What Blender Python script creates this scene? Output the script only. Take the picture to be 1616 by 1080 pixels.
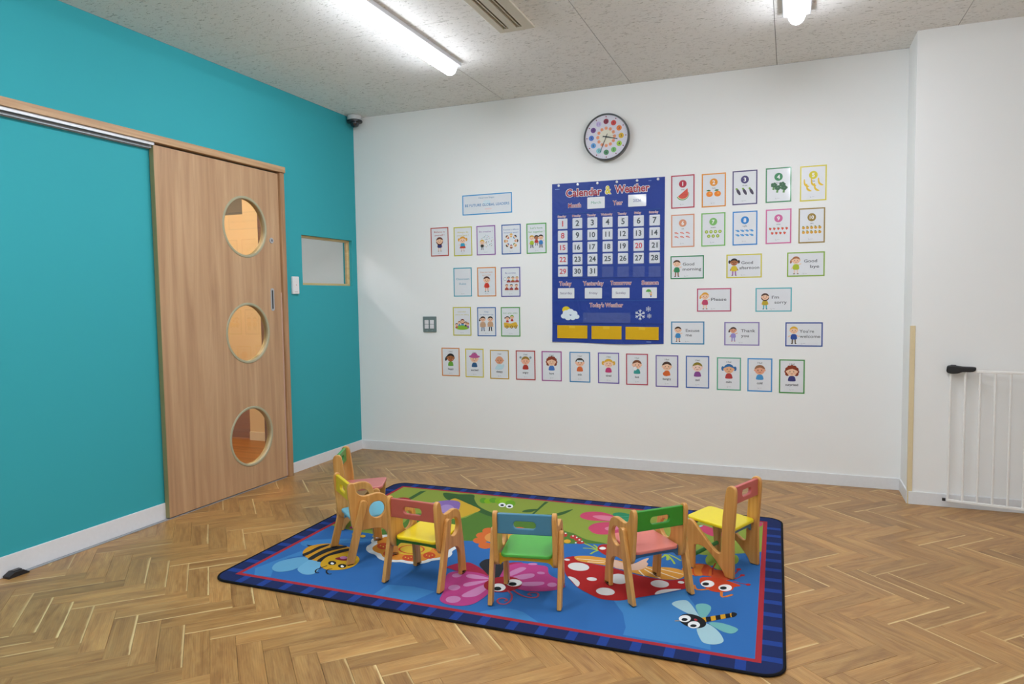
import bpy, bmesh, math, random
from mathutils import Vector, Matrix

# ------------------------------------------------------------------ clear
for o in list(bpy.data.objects):
    bpy.data.objects.remove(o)
scene = bpy.context.scene
COL = scene.collection
R = math.radians

# ------------------------------------------------------------------ camera
CAM = Vector((3.18128, -4.71309, 1.18489))
YAW, PITCH, ROLL, FPX = -0.37836, 0.06213, -0.01404, 1104.63
def cam_axes():
    f = Vector((math.sin(YAW) * math.cos(PITCH), math.cos(YAW) * math.cos(PITCH), -math.sin(PITCH)))
    r = Vector((math.cos(YAW), -math.sin(YAW), 0))
    u = r.cross(f)
    c, s = math.cos(ROLL), math.sin(ROLL)
    return c * r + s * u, -s * r + c * u, f
_r, _u, _f = cam_axes()
cam_data = bpy.data.cameras.new('camera')
cam_data.sensor_fit = 'HORIZONTAL'
cam_data.sensor_width = 36.0
cam_data.lens = FPX / 1616 * 36.0
cam_data.clip_start = 0.05
cam = bpy.data.objects.new('camera', cam_data)
COL.objects.link(cam)
cam.matrix_world = Matrix(((_r.x, _u.x, -_f.x, CAM.x), (_r.y, _u.y, -_f.y, CAM.y), (_r.z, _u.z, -_f.z, CAM.z), (0, 0, 0, 1)))
scene.camera = cam

# ------------------------------------------------------------------ world, exposure, lamp levels
world = bpy.data.worlds.new('world')
scene.world = world
world.use_nodes = True
world.node_tree.nodes['Background'].inputs[0].default_value = (0.9, 0.95, 1.0, 1)
world.node_tree.nodes['Background'].inputs[1].default_value = 0.2
vs = scene.view_settings
vs.view_transform = 'Standard'
vs.look = 'None'
vs.gamma = 1.0
vs.use_curve_mapping = False
vs.exposure = 0.0
scene.cycles.caustics_reflective = True
scene.cycles.blur_glossy = 0.0
scene.cycles.sample_clamp_indirect = 0.0
LAMP_STRENGTH = 78.0          # emission of the ceiling tubes
HALL_STRENGTH = 120.0          # warm lamp of the neighbouring room

H = 2.6                       # ceiling height
XR, DC = 3.80848, 0.28846     # right end of the back wall, depth of the projecting wall
RX, RY = 5.5, -6.6            # far ends of the room behind the camera

# ------------------------------------------------------------------ materials
def lin(c):
    return c / 12.92 if c <= 0.04045 else ((c + 0.055) / 1.055) ** 2.4
def rgb(h):
    return tuple(lin(int(h[i:i + 2], 16) / 255) for i in (0, 2, 4)) + (1,)
MATS = {}
def new_mat(name):
    m = bpy.data.materials.new(name)
    m.use_nodes = True
    nt = m.node_tree
    b = nt.nodes['Principled BSDF']
    return m, nt, b
def node(nt, kind, **kw):
    n = nt.nodes.new(kind)
    for k, v in kw.items():
        setattr(n, k, v)
    return n
def ramp(nt, stops):
    n = nt.nodes.new('ShaderNodeValToRGB')
    while len(n.color_ramp.elements) < len(stops):
        n.color_ramp.elements.new(0.5)
    for e, (p, c) in zip(n.color_ramp.elements, stops):
        e.position = p
        e.color = rgb(c) if isinstance(c, str) else (c, c, c, 1)
    return n
def plain(hexcol, rough=0.5, spec=0.5, metal=0.0, coat=0.0, bump=0.0, bscale=60.0):
    key = (hexcol, rough, spec, metal, coat, bump, bscale)
    if key in MATS:
        return MATS[key]
    m, nt, b = new_mat('paint_' + hexcol)
    tc = node(nt, 'ShaderNodeTexCoord')
    nz = node(nt, 'ShaderNodeTexNoise')
    nz.inputs['Scale'].default_value = bscale
    nz.inputs['Detail'].default_value = 3
    nt.links.new(tc.outputs['Object'], nz.inputs['Vector'])
    mx = node(nt, 'ShaderNodeMixRGB', blend_type='MULTIPLY')
    mx.inputs[0].default_value = 0.08
    mx.inputs[1].default_value = rgb(hexcol)
    nt.links.new(nz.outputs['Fac'], mx.inputs[2])
    nt.links.new(mx.outputs[0], b.inputs['Base Color'])
    b.inputs['Roughness'].default_value = rough
    b.inputs['Specular IOR Level'].default_value = spec
    b.inputs['Metallic'].default_value = metal
    if coat:
        b.inputs['Coat Weight'].default_value = coat
        b.inputs['Coat Roughness'].default_value = 0.06
    if bump:
        bp = node(nt, 'ShaderNodeBump')
        bp.inputs['Strength'].default_value = bump
        bp.inputs['Distance'].default_value = 0.002
        nt.links.new(nz.outputs['Fac'], bp.inputs['Height'])
        nt.links.new(bp.outputs[0], b.inputs['Normal'])
    MATS[key] = m
    return m
def emit(name, hexcol, strength):
    m, nt, b = new_mat(name)
    b.inputs['Base Color'].default_value = rgb(hexcol)
    b.inputs['Emission Color'].default_value = rgb(hexcol)
    b.inputs['Emission Strength'].default_value = strength
    return m
def wood(name, dark, mid, light, axis='Z', scale=1.0, rough=0.45, coord='Object', streak=28.0, coat=0.0):
    m, nt, b = new_mat(name)
    tc = node(nt, 'ShaderNodeTexCoord')
    mp = node(nt, 'ShaderNodeMapping')
    s = [streak * scale] * 3
    s['XYZ'.index(axis)] = 1.6 * scale
    mp.inputs['Scale'].default_value = s
    nt.links.new(tc.outputs[coord], mp.inputs['Vector'])
    oi = node(nt, 'ShaderNodeObjectInfo')
    ad = node(nt, 'ShaderNodeVectorMath', operation='ADD')
    nt.links.new(mp.outputs[0], ad.inputs[0])
    sc = node(nt, 'ShaderNodeMath', operation='MULTIPLY')
    sc.inputs[1].default_value = 37.0
    nt.links.new(oi.outputs['Random'], sc.inputs[0])
    nt.links.new(sc.outputs[0], ad.inputs[1])
    nz = node(nt, 'ShaderNodeTexNoise')
    nz.inputs['Scale'].default_value = 1.0
    nz.inputs['Detail'].default_value = 6
    nz.inputs['Roughness'].default_value = 0.62
    nz.inputs['Distortion'].default_value = 0.7
    nt.links.new(ad.outputs[0], nz.inputs['Vector'])
    rp = ramp(nt, [(0.30, dark), (0.5, mid), (0.72, light)])
    nt.links.new(nz.outputs['Fac'], rp.inputs[0])
    nt.links.new(rp.outputs[0], b.inputs['Base Color'])
    b.inputs['Roughness'].default_value = rough
    if coat:
        b.inputs['Coat Weight'].default_value = coat
        b.inputs['Coat Roughness'].default_value = 0.25
    bp = node(nt, 'ShaderNodeBump')
    bp.inputs['Strength'].default_value = 0.08
    bp.inputs['Distance'].default_value = 0.001
    nt.links.new(nz.outputs['Fac'], bp.inputs['Height'])
    nt.links.new(bp.outputs[0], b.inputs['Normal'])
    return m
def wall_paint(name, hexcol, rough=0.75, bump=0.12):
    m, nt, b = new_mat(name)
    tc = node(nt, 'ShaderNodeTexCoord')
    nz = node(nt, 'ShaderNodeTexNoise')
    nz.inputs['Scale'].default_value = 260
    nz.inputs['Detail'].default_value = 4
    nt.links.new(tc.outputs['Object'], nz.inputs['Vector'])
    b.inputs['Base Color'].default_value = rgb(hexcol)
    b.inputs['Roughness'].default_value = rough
    b.inputs['Specular IOR Level'].default_value = 0.3
    bp = node(nt, 'ShaderNodeBump')
    bp.inputs['Strength'].default_value = bump
    bp.inputs['Distance'].default_value = 0.001
    nt.links.new(nz.outputs['Fac'], bp.inputs['Height'])
    nt.links.new(bp.outputs[0], b.inputs['Normal'])
    return m

M_WHITE = wall_paint('white_wallpaper', 'EEEEEC')
M_TEAL = wall_paint('teal_wallpaper', '35A3AC')
M_BASE = plain('E4E5E7', 0.45, 0.4)
M_DOOR = wood('door_laminate', 'A6805E', 'B7926D', 'C7A37D', 'Z', 0.6, 0.5, streak=30)
M_HEAD = wood('frame_laminate', 'A07C58', 'B58F68', 'C8A47C', 'Y', 1.0, 0.5)
M_JAMB = wood('jamb_laminate', '96714E', 'AC845E', 'BF9770', 'Z', 1.0, 0.5)
M_PINE = wood('pine_frame', 'C2A268', 'D2B47C', 'DDC492', 'Y', 1.0, 0.5)
M_BEECH = wood('beech_wood', 'BC823E', 'D0954C', 'DCA65E', 'Z', 1.0, 0.38, streak=45, coat=0.15)
M_ALU = plain('B4B6B8', 0.4, 0.5, 0.25)
M_RING = plain('A9A588', 0.5)
M_BLACK = plain('1B1C1F', 0.45)
M_GATE = plain('F0EEEA', 0.35)

def floor_material():
    m, nt, b = new_mat('herringbone_oak')
    loc = node(nt, 'ShaderNodeUVMap', uv_map='grain')
    var = node(nt, 'ShaderNodeUVMap', uv_map='variation')
    sv = node(nt, 'ShaderNodeSeparateXYZ')
    nt.links.new(var.outputs[0], sv.inputs[0])
    sl = node(nt, 'ShaderNodeSeparateXYZ')
    nt.links.new(loc.outputs[0], sl.inputs[0])
    off = node(nt, 'ShaderNodeMath', operation='MULTIPLY')
    off.inputs[1].default_value = 91.0
    nt.links.new(sv.outputs[0], off.inputs[0])
    cx = node(nt, 'ShaderNodeCombineXYZ')
    gu = node(nt, 'ShaderNodeMath', operation='MULTIPLY'); gu.inputs[1].default_value = 3.2
    gv = node(nt, 'ShaderNodeMath', operation='MULTIPLY'); gv.inputs[1].default_value = 30.0
    nt.links.new(sl.outputs[0], gu.inputs[0]); nt.links.new(sl.outputs[1], gv.inputs[0])
    nt.links.new(gu.outputs[0], cx.inputs[0]); nt.links.new(gv.outputs[0], cx.inputs[1]); nt.links.new(off.outputs[0], cx.inputs[2])
    n1 = node(nt, 'ShaderNodeTexNoise')
    n1.inputs['Scale'].default_value = 1.0; n1.inputs['Detail'].default_value = 5; n1.inputs['Roughness'].default_value = 0.6; n1.inputs['Distortion'].default_value = 1.1
    nt.links.new(cx.outputs[0], n1.inputs['Vector'])
    rp = ramp(nt, [(0.22, '8E6336'), (0.44, 'A97D48'), (0.58, 'B58A52'), (0.7, 'BE955B'), (0.88, 'CDA76D')])
    nt.links.new(n1.outputs['Fac'], rp.inputs[0])
    # broad tone patches and warm streaks
    c4 = node(nt, 'ShaderNodeCombineXYZ')
    g4 = node(nt, 'ShaderNodeMath', operation='MULTIPLY'); g4.inputs[1].default_value = 7.0
    g5 = node(nt, 'ShaderNodeMath', operation='MULTIPLY'); g5.inputs[1].default_value = 22.0
    nt.links.new(sl.outputs[0], g4.inputs[0]); nt.links.new(sl.outputs[1], g5.inputs[0])
    nt.links.new(g4.outputs[0], c4.inputs[0]); nt.links.new(g5.outputs[0], c4.inputs[1]); nt.links.new(off.outputs[0], c4.inputs[2])
    n4 = node(nt, 'ShaderNodeTexNoise'); n4.inputs['Scale'].default_value = 1.0; n4.inputs['Detail'].default_value = 2; n4.inputs['Distortion'].default_value = 0.8
    nt.links.new(c4.outputs[0], n4.inputs['Vector'])
    r4 = ramp(nt, [(0.32, 'C9B2A4'), (0.5, 'FFFFFF'), (0.68, 'FFEFD6')])
    nt.links.new(n4.outputs['Fac'], r4.inputs[0])
    m4 = node(nt, 'ShaderNodeMixRGB', blend_type='MULTIPLY'); m4.inputs[0].default_value = 0.38
    nt.links.new(rp.outputs[0], m4.inputs[1]); nt.links.new(r4.outputs[0], m4.inputs[2])
    # fine pores
    c2 = node(nt, 'ShaderNodeCombineXYZ')
    g2 = node(nt, 'ShaderNodeMath', operation='MULTIPLY'); g2.inputs[1].default_value = 9.0
    g3 = node(nt, 'ShaderNodeMath', operation='MULTIPLY'); g3.inputs[1].default_value = 300.0
    nt.links.new(sl.outputs[0], g2.inputs[0]); nt.links.new(sl.outputs[1], g3.inputs[0])
    nt.links.new(g2.outputs[0], c2.inputs[0]); nt.links.new(g3.outputs[0], c2.inputs[1]); nt.links.new(off.outputs[0], c2.inputs[2])
    n2 = node(nt, 'ShaderNodeTexNoise'); n2.inputs['Scale'].default_value = 1.0; n2.inputs['Detail'].default_value = 3
    nt.links.new(c2.outputs[0], n2.inputs['Vector'])
    r2 = ramp(nt, [(0.3, 0.78), (0.6, 1.0)])
    nt.links.new(n2.outputs['Fac'], r2.inputs[0])
    mu = node(nt, 'ShaderNodeMixRGB', blend_type='MULTIPLY'); mu.inputs[0].default_value = 0.55
    nt.links.new(m4.outputs[0], mu.inputs[1]); nt.links.new(r2.outputs[0], mu.inputs[2])
    # arched growth rings
    c6 = node(nt, 'ShaderNodeCombineXYZ')
    g6 = node(nt, 'ShaderNodeMath', operation='MULTIPLY_ADD'); g6.inputs[1].default_value = 2.2
    g7 = node(nt, 'ShaderNodeMath', operation='MULTIPLY_ADD'); g7.inputs[1].default_value = 16.0; g7.inputs[2].default_value = -0.6
    nt.links.new(sl.outputs[0], g6.inputs[0]); nt.links.new(off.outputs[0], g6.inputs[2]); nt.links.new(sl.outputs[1], g7.inputs[0])
    nt.links.new(g6.outputs[0], c6.inputs[0]); nt.links.new(g7.outputs[0], c6.inputs[1])
    wv = node(nt, 'ShaderNodeTexWave', wave_type='BANDS', bands_direction='Y'); wv.inputs['Scale'].default_value = 2.6; wv.inputs['Distortion'].default_value = 7.0; wv.inputs['Detail'].default_value = 2.0; wv.inputs['Detail Scale'].default_value = 0.7
    nt.links.new(c6.outputs[0], wv.inputs['Vector'])
    r6 = ramp(nt, [(0.0, 0.80), (0.35, 1.0)])
    nt.links.new(wv.outputs['Fac'], r6.inputs[0])
    m6 = node(nt, 'ShaderNodeMixRGB', blend_type='MULTIPLY'); m6.inputs[0].default_value = 0.6
    nt.links.new(mu.outputs[0], m6.inputs[1]); nt.links.new(r6.outputs[0], m6.inputs[2])
    # plank to plank tone
    hs = node(nt, 'ShaderNodeHueSaturation')
    vr = node(nt, 'ShaderNodeMapRange'); vr.inputs['To Min'].default_value = 0.79; vr.inputs['To Max'].default_value = 1.11
    nt.links.new(sv.outputs[0], vr.inputs['Value'])
    nt.links.new(vr.outputs[0], hs.inputs['Value'])
    nt.links.new(m6.outputs[0], hs.inputs['Color'])
    # pale sapwood along one edge of some planks
    wob = node(nt, 'ShaderNodeMath', operation='MULTIPLY'); wob.inputs[1].default_value = 0.016
    nt.links.new(n1.outputs['Fac'], wob.inputs[0])
    ed = node(nt, 'ShaderNodeMath', operation='ADD')
    nt.links.new(sl.outputs[1], ed.inputs[0]); nt.links.new(wob.outputs[0], ed.inputs[1])
    mr = node(nt, 'ShaderNodeMapRange')
    mr.inputs['From Min'].default_value = 0.0815; mr.inputs['From Max'].default_value = 0.0865
    nt.links.new(ed.outputs[0], mr.inputs['Value'])
    sm = node(nt, 'ShaderNodeMath', operation='MULTIPLY')
    nt.links.new(mr.outputs[0], sm.inputs[0]); nt.links.new(sv.outputs[1], sm.inputs[1])
    mix = node(nt, 'ShaderNodeMixRGB'); mix.inputs[2].default_value = rgb('DCC088')
    nt.links.new(sm.outputs[0], mix.inputs[0]); nt.links.new(hs.outputs[0], mix.inputs[1])
    nt.links.new(mix.outputs[0], b.inputs['Base Color'])
    b.inputs['Roughness'].default_value = 0.36
    b.inputs['Specular IOR Level'].default_value = 0.45
    bp = node(nt, 'ShaderNodeBump'); bp.inputs['Strength'].default_value = 0.10; bp.inputs['Distance'].default_value = 0.0006
    nt.links.new(n2.outputs['Fac'], bp.inputs['Height']); nt.links.new(bp.outputs[0], b.inputs['Normal'])
    return m
M_FLOOR = floor_material()

def ceiling_material():
    m, nt, b = new_mat('fissured_ceiling_board')
    tc = node(nt, 'ShaderNodeTexCoord')
    mp = node(nt, 'ShaderNodeMapping'); mp.inputs['Scale'].default_value = (34, 95, 34)
    geo = node(nt, 'ShaderNodeNewGeometry')
    nt.links.new(geo.outputs['Position'], mp.inputs['Vector'])
    nz = node(nt, 'ShaderNodeTexNoise'); nz.inputs['Scale'].default_value = 1.0; nz.inputs['Detail'].default_value = 2.5; nz.inputs['Roughness'].default_value = 0.6; nz.inputs['Distortion'].default_value = 1.2
    nt.links.new(mp.outputs[0], nz.inputs['Vector'])
    rp = ramp(nt, [(0.33, 'BFBDB8'), (0.42, 'F0EFEC')])
    nt.links.new(nz.outputs['Fac'], rp.inputs[0])
    nt.links.new(rp.outputs[0], b.inputs['Base Color'])
    b.inputs['Roughness'].default_value = 0.95
    b.inputs['Specular IOR Level'].default_value = 0.1
    r2 = ramp(nt, [(0.32, 0.0), (0.44, 1.0)])
    nt.links.new(nz.outputs['Fac'], r2.inputs[0])
    bp = node(nt, 'ShaderNodeBump'); bp.inputs['Strength'].default_value = 0.5; bp.inputs['Distance'].default_value = 0.003
    nt.links.new(r2.outputs[0], bp.inputs['Height']); nt.links.new(bp.outputs[0], b.inputs['Normal'])
    return m
M_CEIL = ceiling_material()

def glass_material(name, hexcol, rough=0.0):
    m, nt, b = new_mat(name)
    b.inputs['Base Color'].default_value = rgb(hexcol)
    b.inputs['Transmission Weight'].default_value = 1.0
    b.inputs['Roughness'].default_value = rough
    b.inputs['IOR'].default_value = 1.45
    return m
def clear_film(name, hexcol, alpha, rough=0.12):
    m, nt, b = new_mat(name)
    b.inputs['Base Color'].default_value = rgb(hexcol)
    b.inputs['Alpha'].default_value = alpha
    b.inputs['Roughness'].default_value = rough
    return m

# ------------------------------------------------------------------ mesh helpers
class MB:
    """collects faces with material indices; build() links ONE mesh object"""
    def __init__(s):
        s.v, s.f, s.mi, s.mats, s.sm = [], [], [], [], []
    def mid(s, m):
        if m not in s.mats:
            s.mats.append(m)
        return s.mats.index(m)
    def add(s, vs_, fs, m, smooth=False):
        o = len(s.v); s.v += [tuple(p) for p in vs_]
        i = s.mid(m)
        for f in fs:
            s.f.append([o + k for k in f]); s.mi.append(i); s.sm.append(smooth)
        return s
    def box(s, x0, x1, y0, y1, z0, z1, m):
        v = [(x, y, z) for z in (z0, z1) for y in (y0, y1) for x in (x0, x1)]
        return s.add(v, [(0, 2, 3, 1), (4, 5, 7, 6), (0, 1, 5, 4), (2, 6, 7, 3), (0, 4, 6, 2), (1, 3, 7, 5)], m)
    def bevbox(s, x0, x1, y0, y1, z0, z1, m, b):
        bm = bmesh.new(); bmesh.ops.create_cube(bm, size=1)
        for v in bm.verts:
            v.co = Vector((x0 if v.co.x < 0 else x1, y0 if v.co.y < 0 else y1, z0 if v.co.z < 0 else z1))
        bmesh.ops.bevel(bm, geom=bm.edges[:], offset=b, segments=2, profile=0.6, affect='EDGES')
        bm.verts.index_update()
        s.add([v.co for v in bm.verts], [[v.index for v in f.verts] for f in bm.faces], m); bm.free()
        return s
    def tube(s, pts, r, m, n=10, cap=True):
        pts = [Vector(p) for p in pts]; vs_ = []
        for i, p in enumerate(pts):
            t = (pts[min(i + 1, len(pts) - 1)] - pts[max(i - 1, 0)]).normalized()
            a = t.orthogonal().normalized(); b = t.cross(a)
            rr = r[i] if isinstance(r, (list, tuple)) else r
            for k in range(n):
                th = 2 * math.pi * k / n
                vs_.append(p + rr * (math.cos(th) * a + math.sin(th) * b))
        fs = [(i * n + k, i * n + (k + 1) % n, (i + 1) * n + (k + 1) % n, (i + 1) * n + k) for i in range(len(pts) - 1) for k in range(n)]
        if cap:
            fs += [tuple(range(n))[::-1], tuple((len(pts) - 1) * n + k for k in range(n))]
        return s.add(vs_, fs, m, True)
    def lathe(s, prof, m, n=32, axis='Z', origin=(0, 0, 0)):
        ox, oy, oz = origin; vs_ = []
        for rr, h in prof:
            for k in range(n):
                th = 2 * math.pi * k / n
                p = (rr * math.cos(th), rr * math.sin(th), h)
                if axis == 'X': p = (p[2], p[0], p[1])
                vs_.append((p[0] + ox, p[1] + oy, p[2] + oz))
        fs = [(i * n + k, i * n + (k + 1) % n, (i + 1) * n + (k + 1) % n, (i + 1) * n + k) for i in range(len(prof) - 1) for k in range(n)]
        fs += [tuple(range(n))[::-1], tuple((len(prof) - 1) * n + k for k in range(n))]
        return s.add(vs_, fs, m, True)
    def flat(s, pts, z, m):
        return s.add([(x, y, z) for x, y in pts], [list(range(len(pts)))], m)
    def mesh(s, name):
        me = bpy.data.meshes.new(name)
        me.from_pydata(s.v, [], s.f)
        for m in s.mats: me.materials.append(m)
        me.polygons.foreach_set('material_index', s.mi)
        me.polygons.foreach_set('use_smooth', s.sm)
        me.update()
        if any(s.sm): sharp(me, 35)
        return me
    def build(s, name, parent=None):
        return obj(name, s.mesh(name), parent)
def obj(name, me, parent=None, loc=None, rot=None):
    o = bpy.data.objects.new(name, me); COL.objects.link(o)
    if parent: o.parent = parent
    if loc: o.location = loc
    if rot: o.rotation_euler = rot
    return o
def sharp(me, ang=35):
    me.set_sharp_from_angle(angle=R(ang)) if hasattr(me, 'set_sharp_from_angle') else None
    return me
def tag(o, label=None, cat=None, group=None, kind=None):
    if label: o['label'] = label
    if cat: o['category'] = cat
    if group: o['group'] = group
    if kind: o['kind'] = kind
    return o
def thing(name, label, cat, loc=(0, 0, 0), rot=(0, 0, 0), group=None):
    o = obj(name, None, None, loc, rot)
    return tag(o, label, cat, group)
def struct(o, label, cat):
    return tag(o, label, cat, None, 'structure')
def smooth_loop(P, n=4, closed=True):
    out = []; N = len(P)
    for i in range(N if closed else N - 1):
        g = (lambda k: P[k % N]) if closed else (lambda k: P[max(0, min(N - 1, k))])
        p0, p1, p2, p3 = g(i - 1), g(i), g(i + 1), g(i + 2)
        for j in range(n):
            t = j / n; t2 = t * t; t3 = t2 * t
            out.append(tuple(0.5 * (2 * p1[k] + (p2[k] - p0[k]) * t + (2 * p0[k] - 5 * p1[k] + 4 * p2[k] - p3[k]) * t2 + (3 * p1[k] - p0[k] - 3 * p2[k] + p3[k]) * t3) for k in (0, 1)))
    if not closed: out.append(tuple(P[-1]))
    return out
def stroke(P, w):
    L, Rr = [], []
    for i, p in enumerate(P):
        a = P[max(i - 1, 0)]; b = P[min(i + 1, len(P) - 1)]
        dx, dy = b[0] - a[0], b[1] - a[1]; d = math.hypot(dx, dy) or 1
        nx, ny = -dy / d * w / 2, dx / d * w / 2
        L.append((p[0] + nx, p[1] + ny)); Rr.append((p[0] - nx, p[1] - ny))
    return L, Rr
def ell(cx, cy, rx, ry, n=16, a0=0.0, a1=360.0, rot=0.0):
    full = abs(a1 - a0) >= 360
    k = n if full else n + 1
    c, s_ = math.cos(R(rot)), math.sin(R(rot)); o = []
    for i in range(k):
        t = R(a0 + (a1 - a0) * i / n); x, y = rx * math.cos(t), ry * math.sin(t)
        o.append((cx + x * c - y * s_, cy + x * s_ + y * c))
    return o
def rrect(x0, x1, y0, y1, r, n=4):
    o = []
    for cx, cy, a in ((x1 - r, y1 - r, 0), (x0 + r, y1 - r, 90), (x0 + r, y0 + r, 180), (x1 - r, y0 + r, 270)):
        o += [(cx + r * math.cos(R(a + 90 * i / n)), cy + r * math.sin(R(a + 90 * i / n))) for i in range(n + 1)]
    return o
def plate_mesh(loops, thick, bev=0.003, mat=None, res=2):
    """filled outline (first loop) with holes, extruded along z with rounded edges"""
    cu = bpy.data.curves.new('tmp', 'CURVE'); cu.dimensions = '2D'; cu.fill_mode = 'BOTH'
    cu.extrude = max(thick / 2 - bev, 0.0001); cu.bevel_depth = bev; cu.bevel_resolution = res; cu.offset = -bev
    for lp in loops:
        sp = cu.splines.new('POLY'); sp.points.add(len(lp) - 1); sp.use_cyclic_u = True
        for p, q in zip(sp.points, lp): p.co = (q[0], q[1], 0, 1)
    o = bpy.data.objects.new('tmp', cu)
    me = bpy.data.meshes.new_from_object(o)
    bpy.data.objects.remove(o); bpy.data.curves.remove(cu)
    me.materials.clear()
    if mat: me.materials.append(mat)
    for p in me.polygons: p.use_smooth = True
    sharp(me, 40)
    return me
TXT = {}
def text_geo(body, bold):
    if (body, bold) in TXT: return TXT[(body, bold)]
    cu = bpy.data.curves.new('tmp', 'FONT'); cu.body = body; cu.size = 1.0; cu.offset = bold
    cu.resolution_u = 3; cu.align_x = 'LEFT'
    o = bpy.data.objects.new('tmp', cu)
    me = bpy.data.meshes.new_from_object(o)
    v = [tuple(p.co[:2]) for p in me.vertices]; f = [list(p.vertices) for p in me.polygons]
    bpy.data.objects.remove(o); bpy.data.curves.remove(cu); bpy.data.meshes.remove(me)
    TXT[(body, bold)] = (v, f)
    return v, f
def letter(mb, body, cx, cy, h, mat, z, w=None, bold=0.0, align='C', sx=1.0, rot=0.0):
    """adds flat lettering: h = font size, w = width to fit, centred on cx; cy = middle of the capitals"""
    v, f = text_geo(body, bold)
    if not v: return
    x0 = min(p[0] for p in v); x1 = max(p[0] for p in v)
    s = h; k = (w / (x1 - x0)) if w else s * sx
    dx = {'C': (x0 + x1) / 2, 'L': x0, 'R': x1}[align]
    c, s2 = math.cos(R(rot)), math.sin(R(rot))
    pts = []
    for a, b in v:
        X, Y = (a - dx) * k, (b - 0.345) * s
        pts.append((cx + X * c - Y * s2, cy + X * s2 + Y * c, z))
    mb.add(pts, f, mat)

# ================================================================== THE SETTING
rnd = random.Random(7)
# ---- floor: herringbone planks
PL, PW = 0.330, 0.0826
P0 = (3.170, -1.489)
SX, SY = 0.1172, 0.4655
AX = (math.cos(R(-45)), math.sin(R(-45))); BX = (math.cos(R(45)), math.sin(R(45)))
FX0, FX1, FY0, FY1 = 0.0, RX, RY, 0.0
def proj_area(quad):
    pts = []
    for x, y in quad:
        d = Vector((x, y, 0)) - CAM; zf = d.dot(_f)
        if zf < 0.3: return 0
        pts.append((808 + FPX * d.dot(_r) / zf, 540 - FPX * d.dot(_u) / zf))
    if max(p[0] for p in pts) < 0 or min(p[0] for p in pts) > 1616 or min(p[1] for p in pts) > 1080: return 0
    return abs(sum(pts[i][0] * pts[(i + 1) % 4][1] - pts[(i + 1) % 4][0] * pts[i][1] for i in range(4))) / 2
floor = struct(MB().box(0, RX, RY, 0, -0.05, -0.004, plain('6B5038', 0.7)).build('floor'), 'oak herringbone plank floor of the playroom', 'floor')
planks = []
for i in range(-42, 48):
    for j in range(-5, 16):
        px, py = P0[0] + i * SX, P0[1] - j * SY
        # A runs down-right from its start, B runs up-right
        planks.append((px, py, 'A')); planks.append((px + PW * BX[0], py + PW * BX[1], 'B'))
def plank_quad(x, y, k, g=0.0):
    a, b = AX, BX
    if k == 'A': return [(x + a[0] * u + b[0] * v, y + a[1] * u + b[1] * v) for u, v in ((0, 0), (PL, 0), (PL, PW), (0, PW))]
    return [(x + b[0] * u + a[0] * v, y + b[1] * u + a[1] * v) for u, v in ((0, 0), (PL, 0), (PL, PW), (0, PW))]
def clip_poly(poly, x0, x1, y0, y1):
    for ax, lim, sg in ((0, x0, 1), (0, x1, -1), (1, y0, 1), (1, y1, -1)):
        out = []
        for i in range(len(poly)):
            p, q = poly[i], poly[(i + 1) % len(poly)]
            ip, iq = sg * (p[ax] - lim) >= 0, sg * (q[ax] - lim) >= 0
            if ip: out.append(p)
            if ip != iq:
                t = (lim - p[ax]) / (q[ax] - p[ax]); out.append((p[0] + t * (q[0] - p[0]), p[1] + t * (q[1] - p[1])))
        poly = out
        if len(poly) < 3: return []
    return poly
def plank_geo(x, y, k, sap, rv):
    """top, chamfer and sides of one plank clipped to the room, with grain coordinates"""
    g = 0.0003; c = 0.0006
    d1, d2 = (AX, BX) if k == 'A' else (BX, AX)
    def uv(p):
        dx, dy = p[0] - x, p[1] - y
        return (dx * d1[0] + dy * d1[1], dx * d2[0] + dy * d2[1])
    def ring(e):
        return [(x + d1[0] * u + d2[0] * v, y + d1[1] * u + d2[1] * v) for u, v in ((e, e), (PL - e, e), (PL - e, PW - e), (e, PW - e))]
    t = clip_poly(ring(c), FX0 + .0005, FX1, FY0, FY1 - .0005); o = clip_poly(ring(g), FX0 + .0005, FX1, FY0, FY1 - .0005)
    if len(t) < 3 or len(t) != len(o): return None
    n = len(t)
    vs_ = [(p[0], p[1], 0.0) for p in t] + [(p[0], p[1], -0.0005) for p in o] + [(p[0], p[1], -0.004) for p in o]
    fs = [list(range(n))] + [[i, (i + 1) % n, n + (i + 1) % n, n + i] for i in range(n)] + [[n + i, n + (i + 1) % n, 2 * n + (i + 1) % n, 2 * n + i] for i in range(n)]
    if sum(t[i][0] * t[(i + 1) % n][1] - t[(i + 1) % n][0] * t[i][1] for i in range(n)) < 0: fs = [f[::-1] for f in fs]
    return vs_, fs, [uv(p) for p in t + o + o], (rv, sap)
def uv_mesh(name, geos):
    vs_, fs, u1, u2 = [], [], [], []
    for v, f, a, b in geos:
        o = len(vs_); vs_ += v; u1 += a; u2 += [b] * len(v); fs += [[o + i for i in q] for q in f]
    me = bpy.data.meshes.new(name); me.from_pydata(vs_, [], fs)
    l1 = me.uv_layers.new(name='grain'); l2 = me.uv_layers.new(name='variation')
    for lp in me.loops:
        l1.data[lp.index].uv = u1[lp.vertex_index]; l2.data[lp.index].uv = u2[lp.vertex_index]
    me.materials.append(M_FLOOR); me.update()
    return me
cand = []
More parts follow.
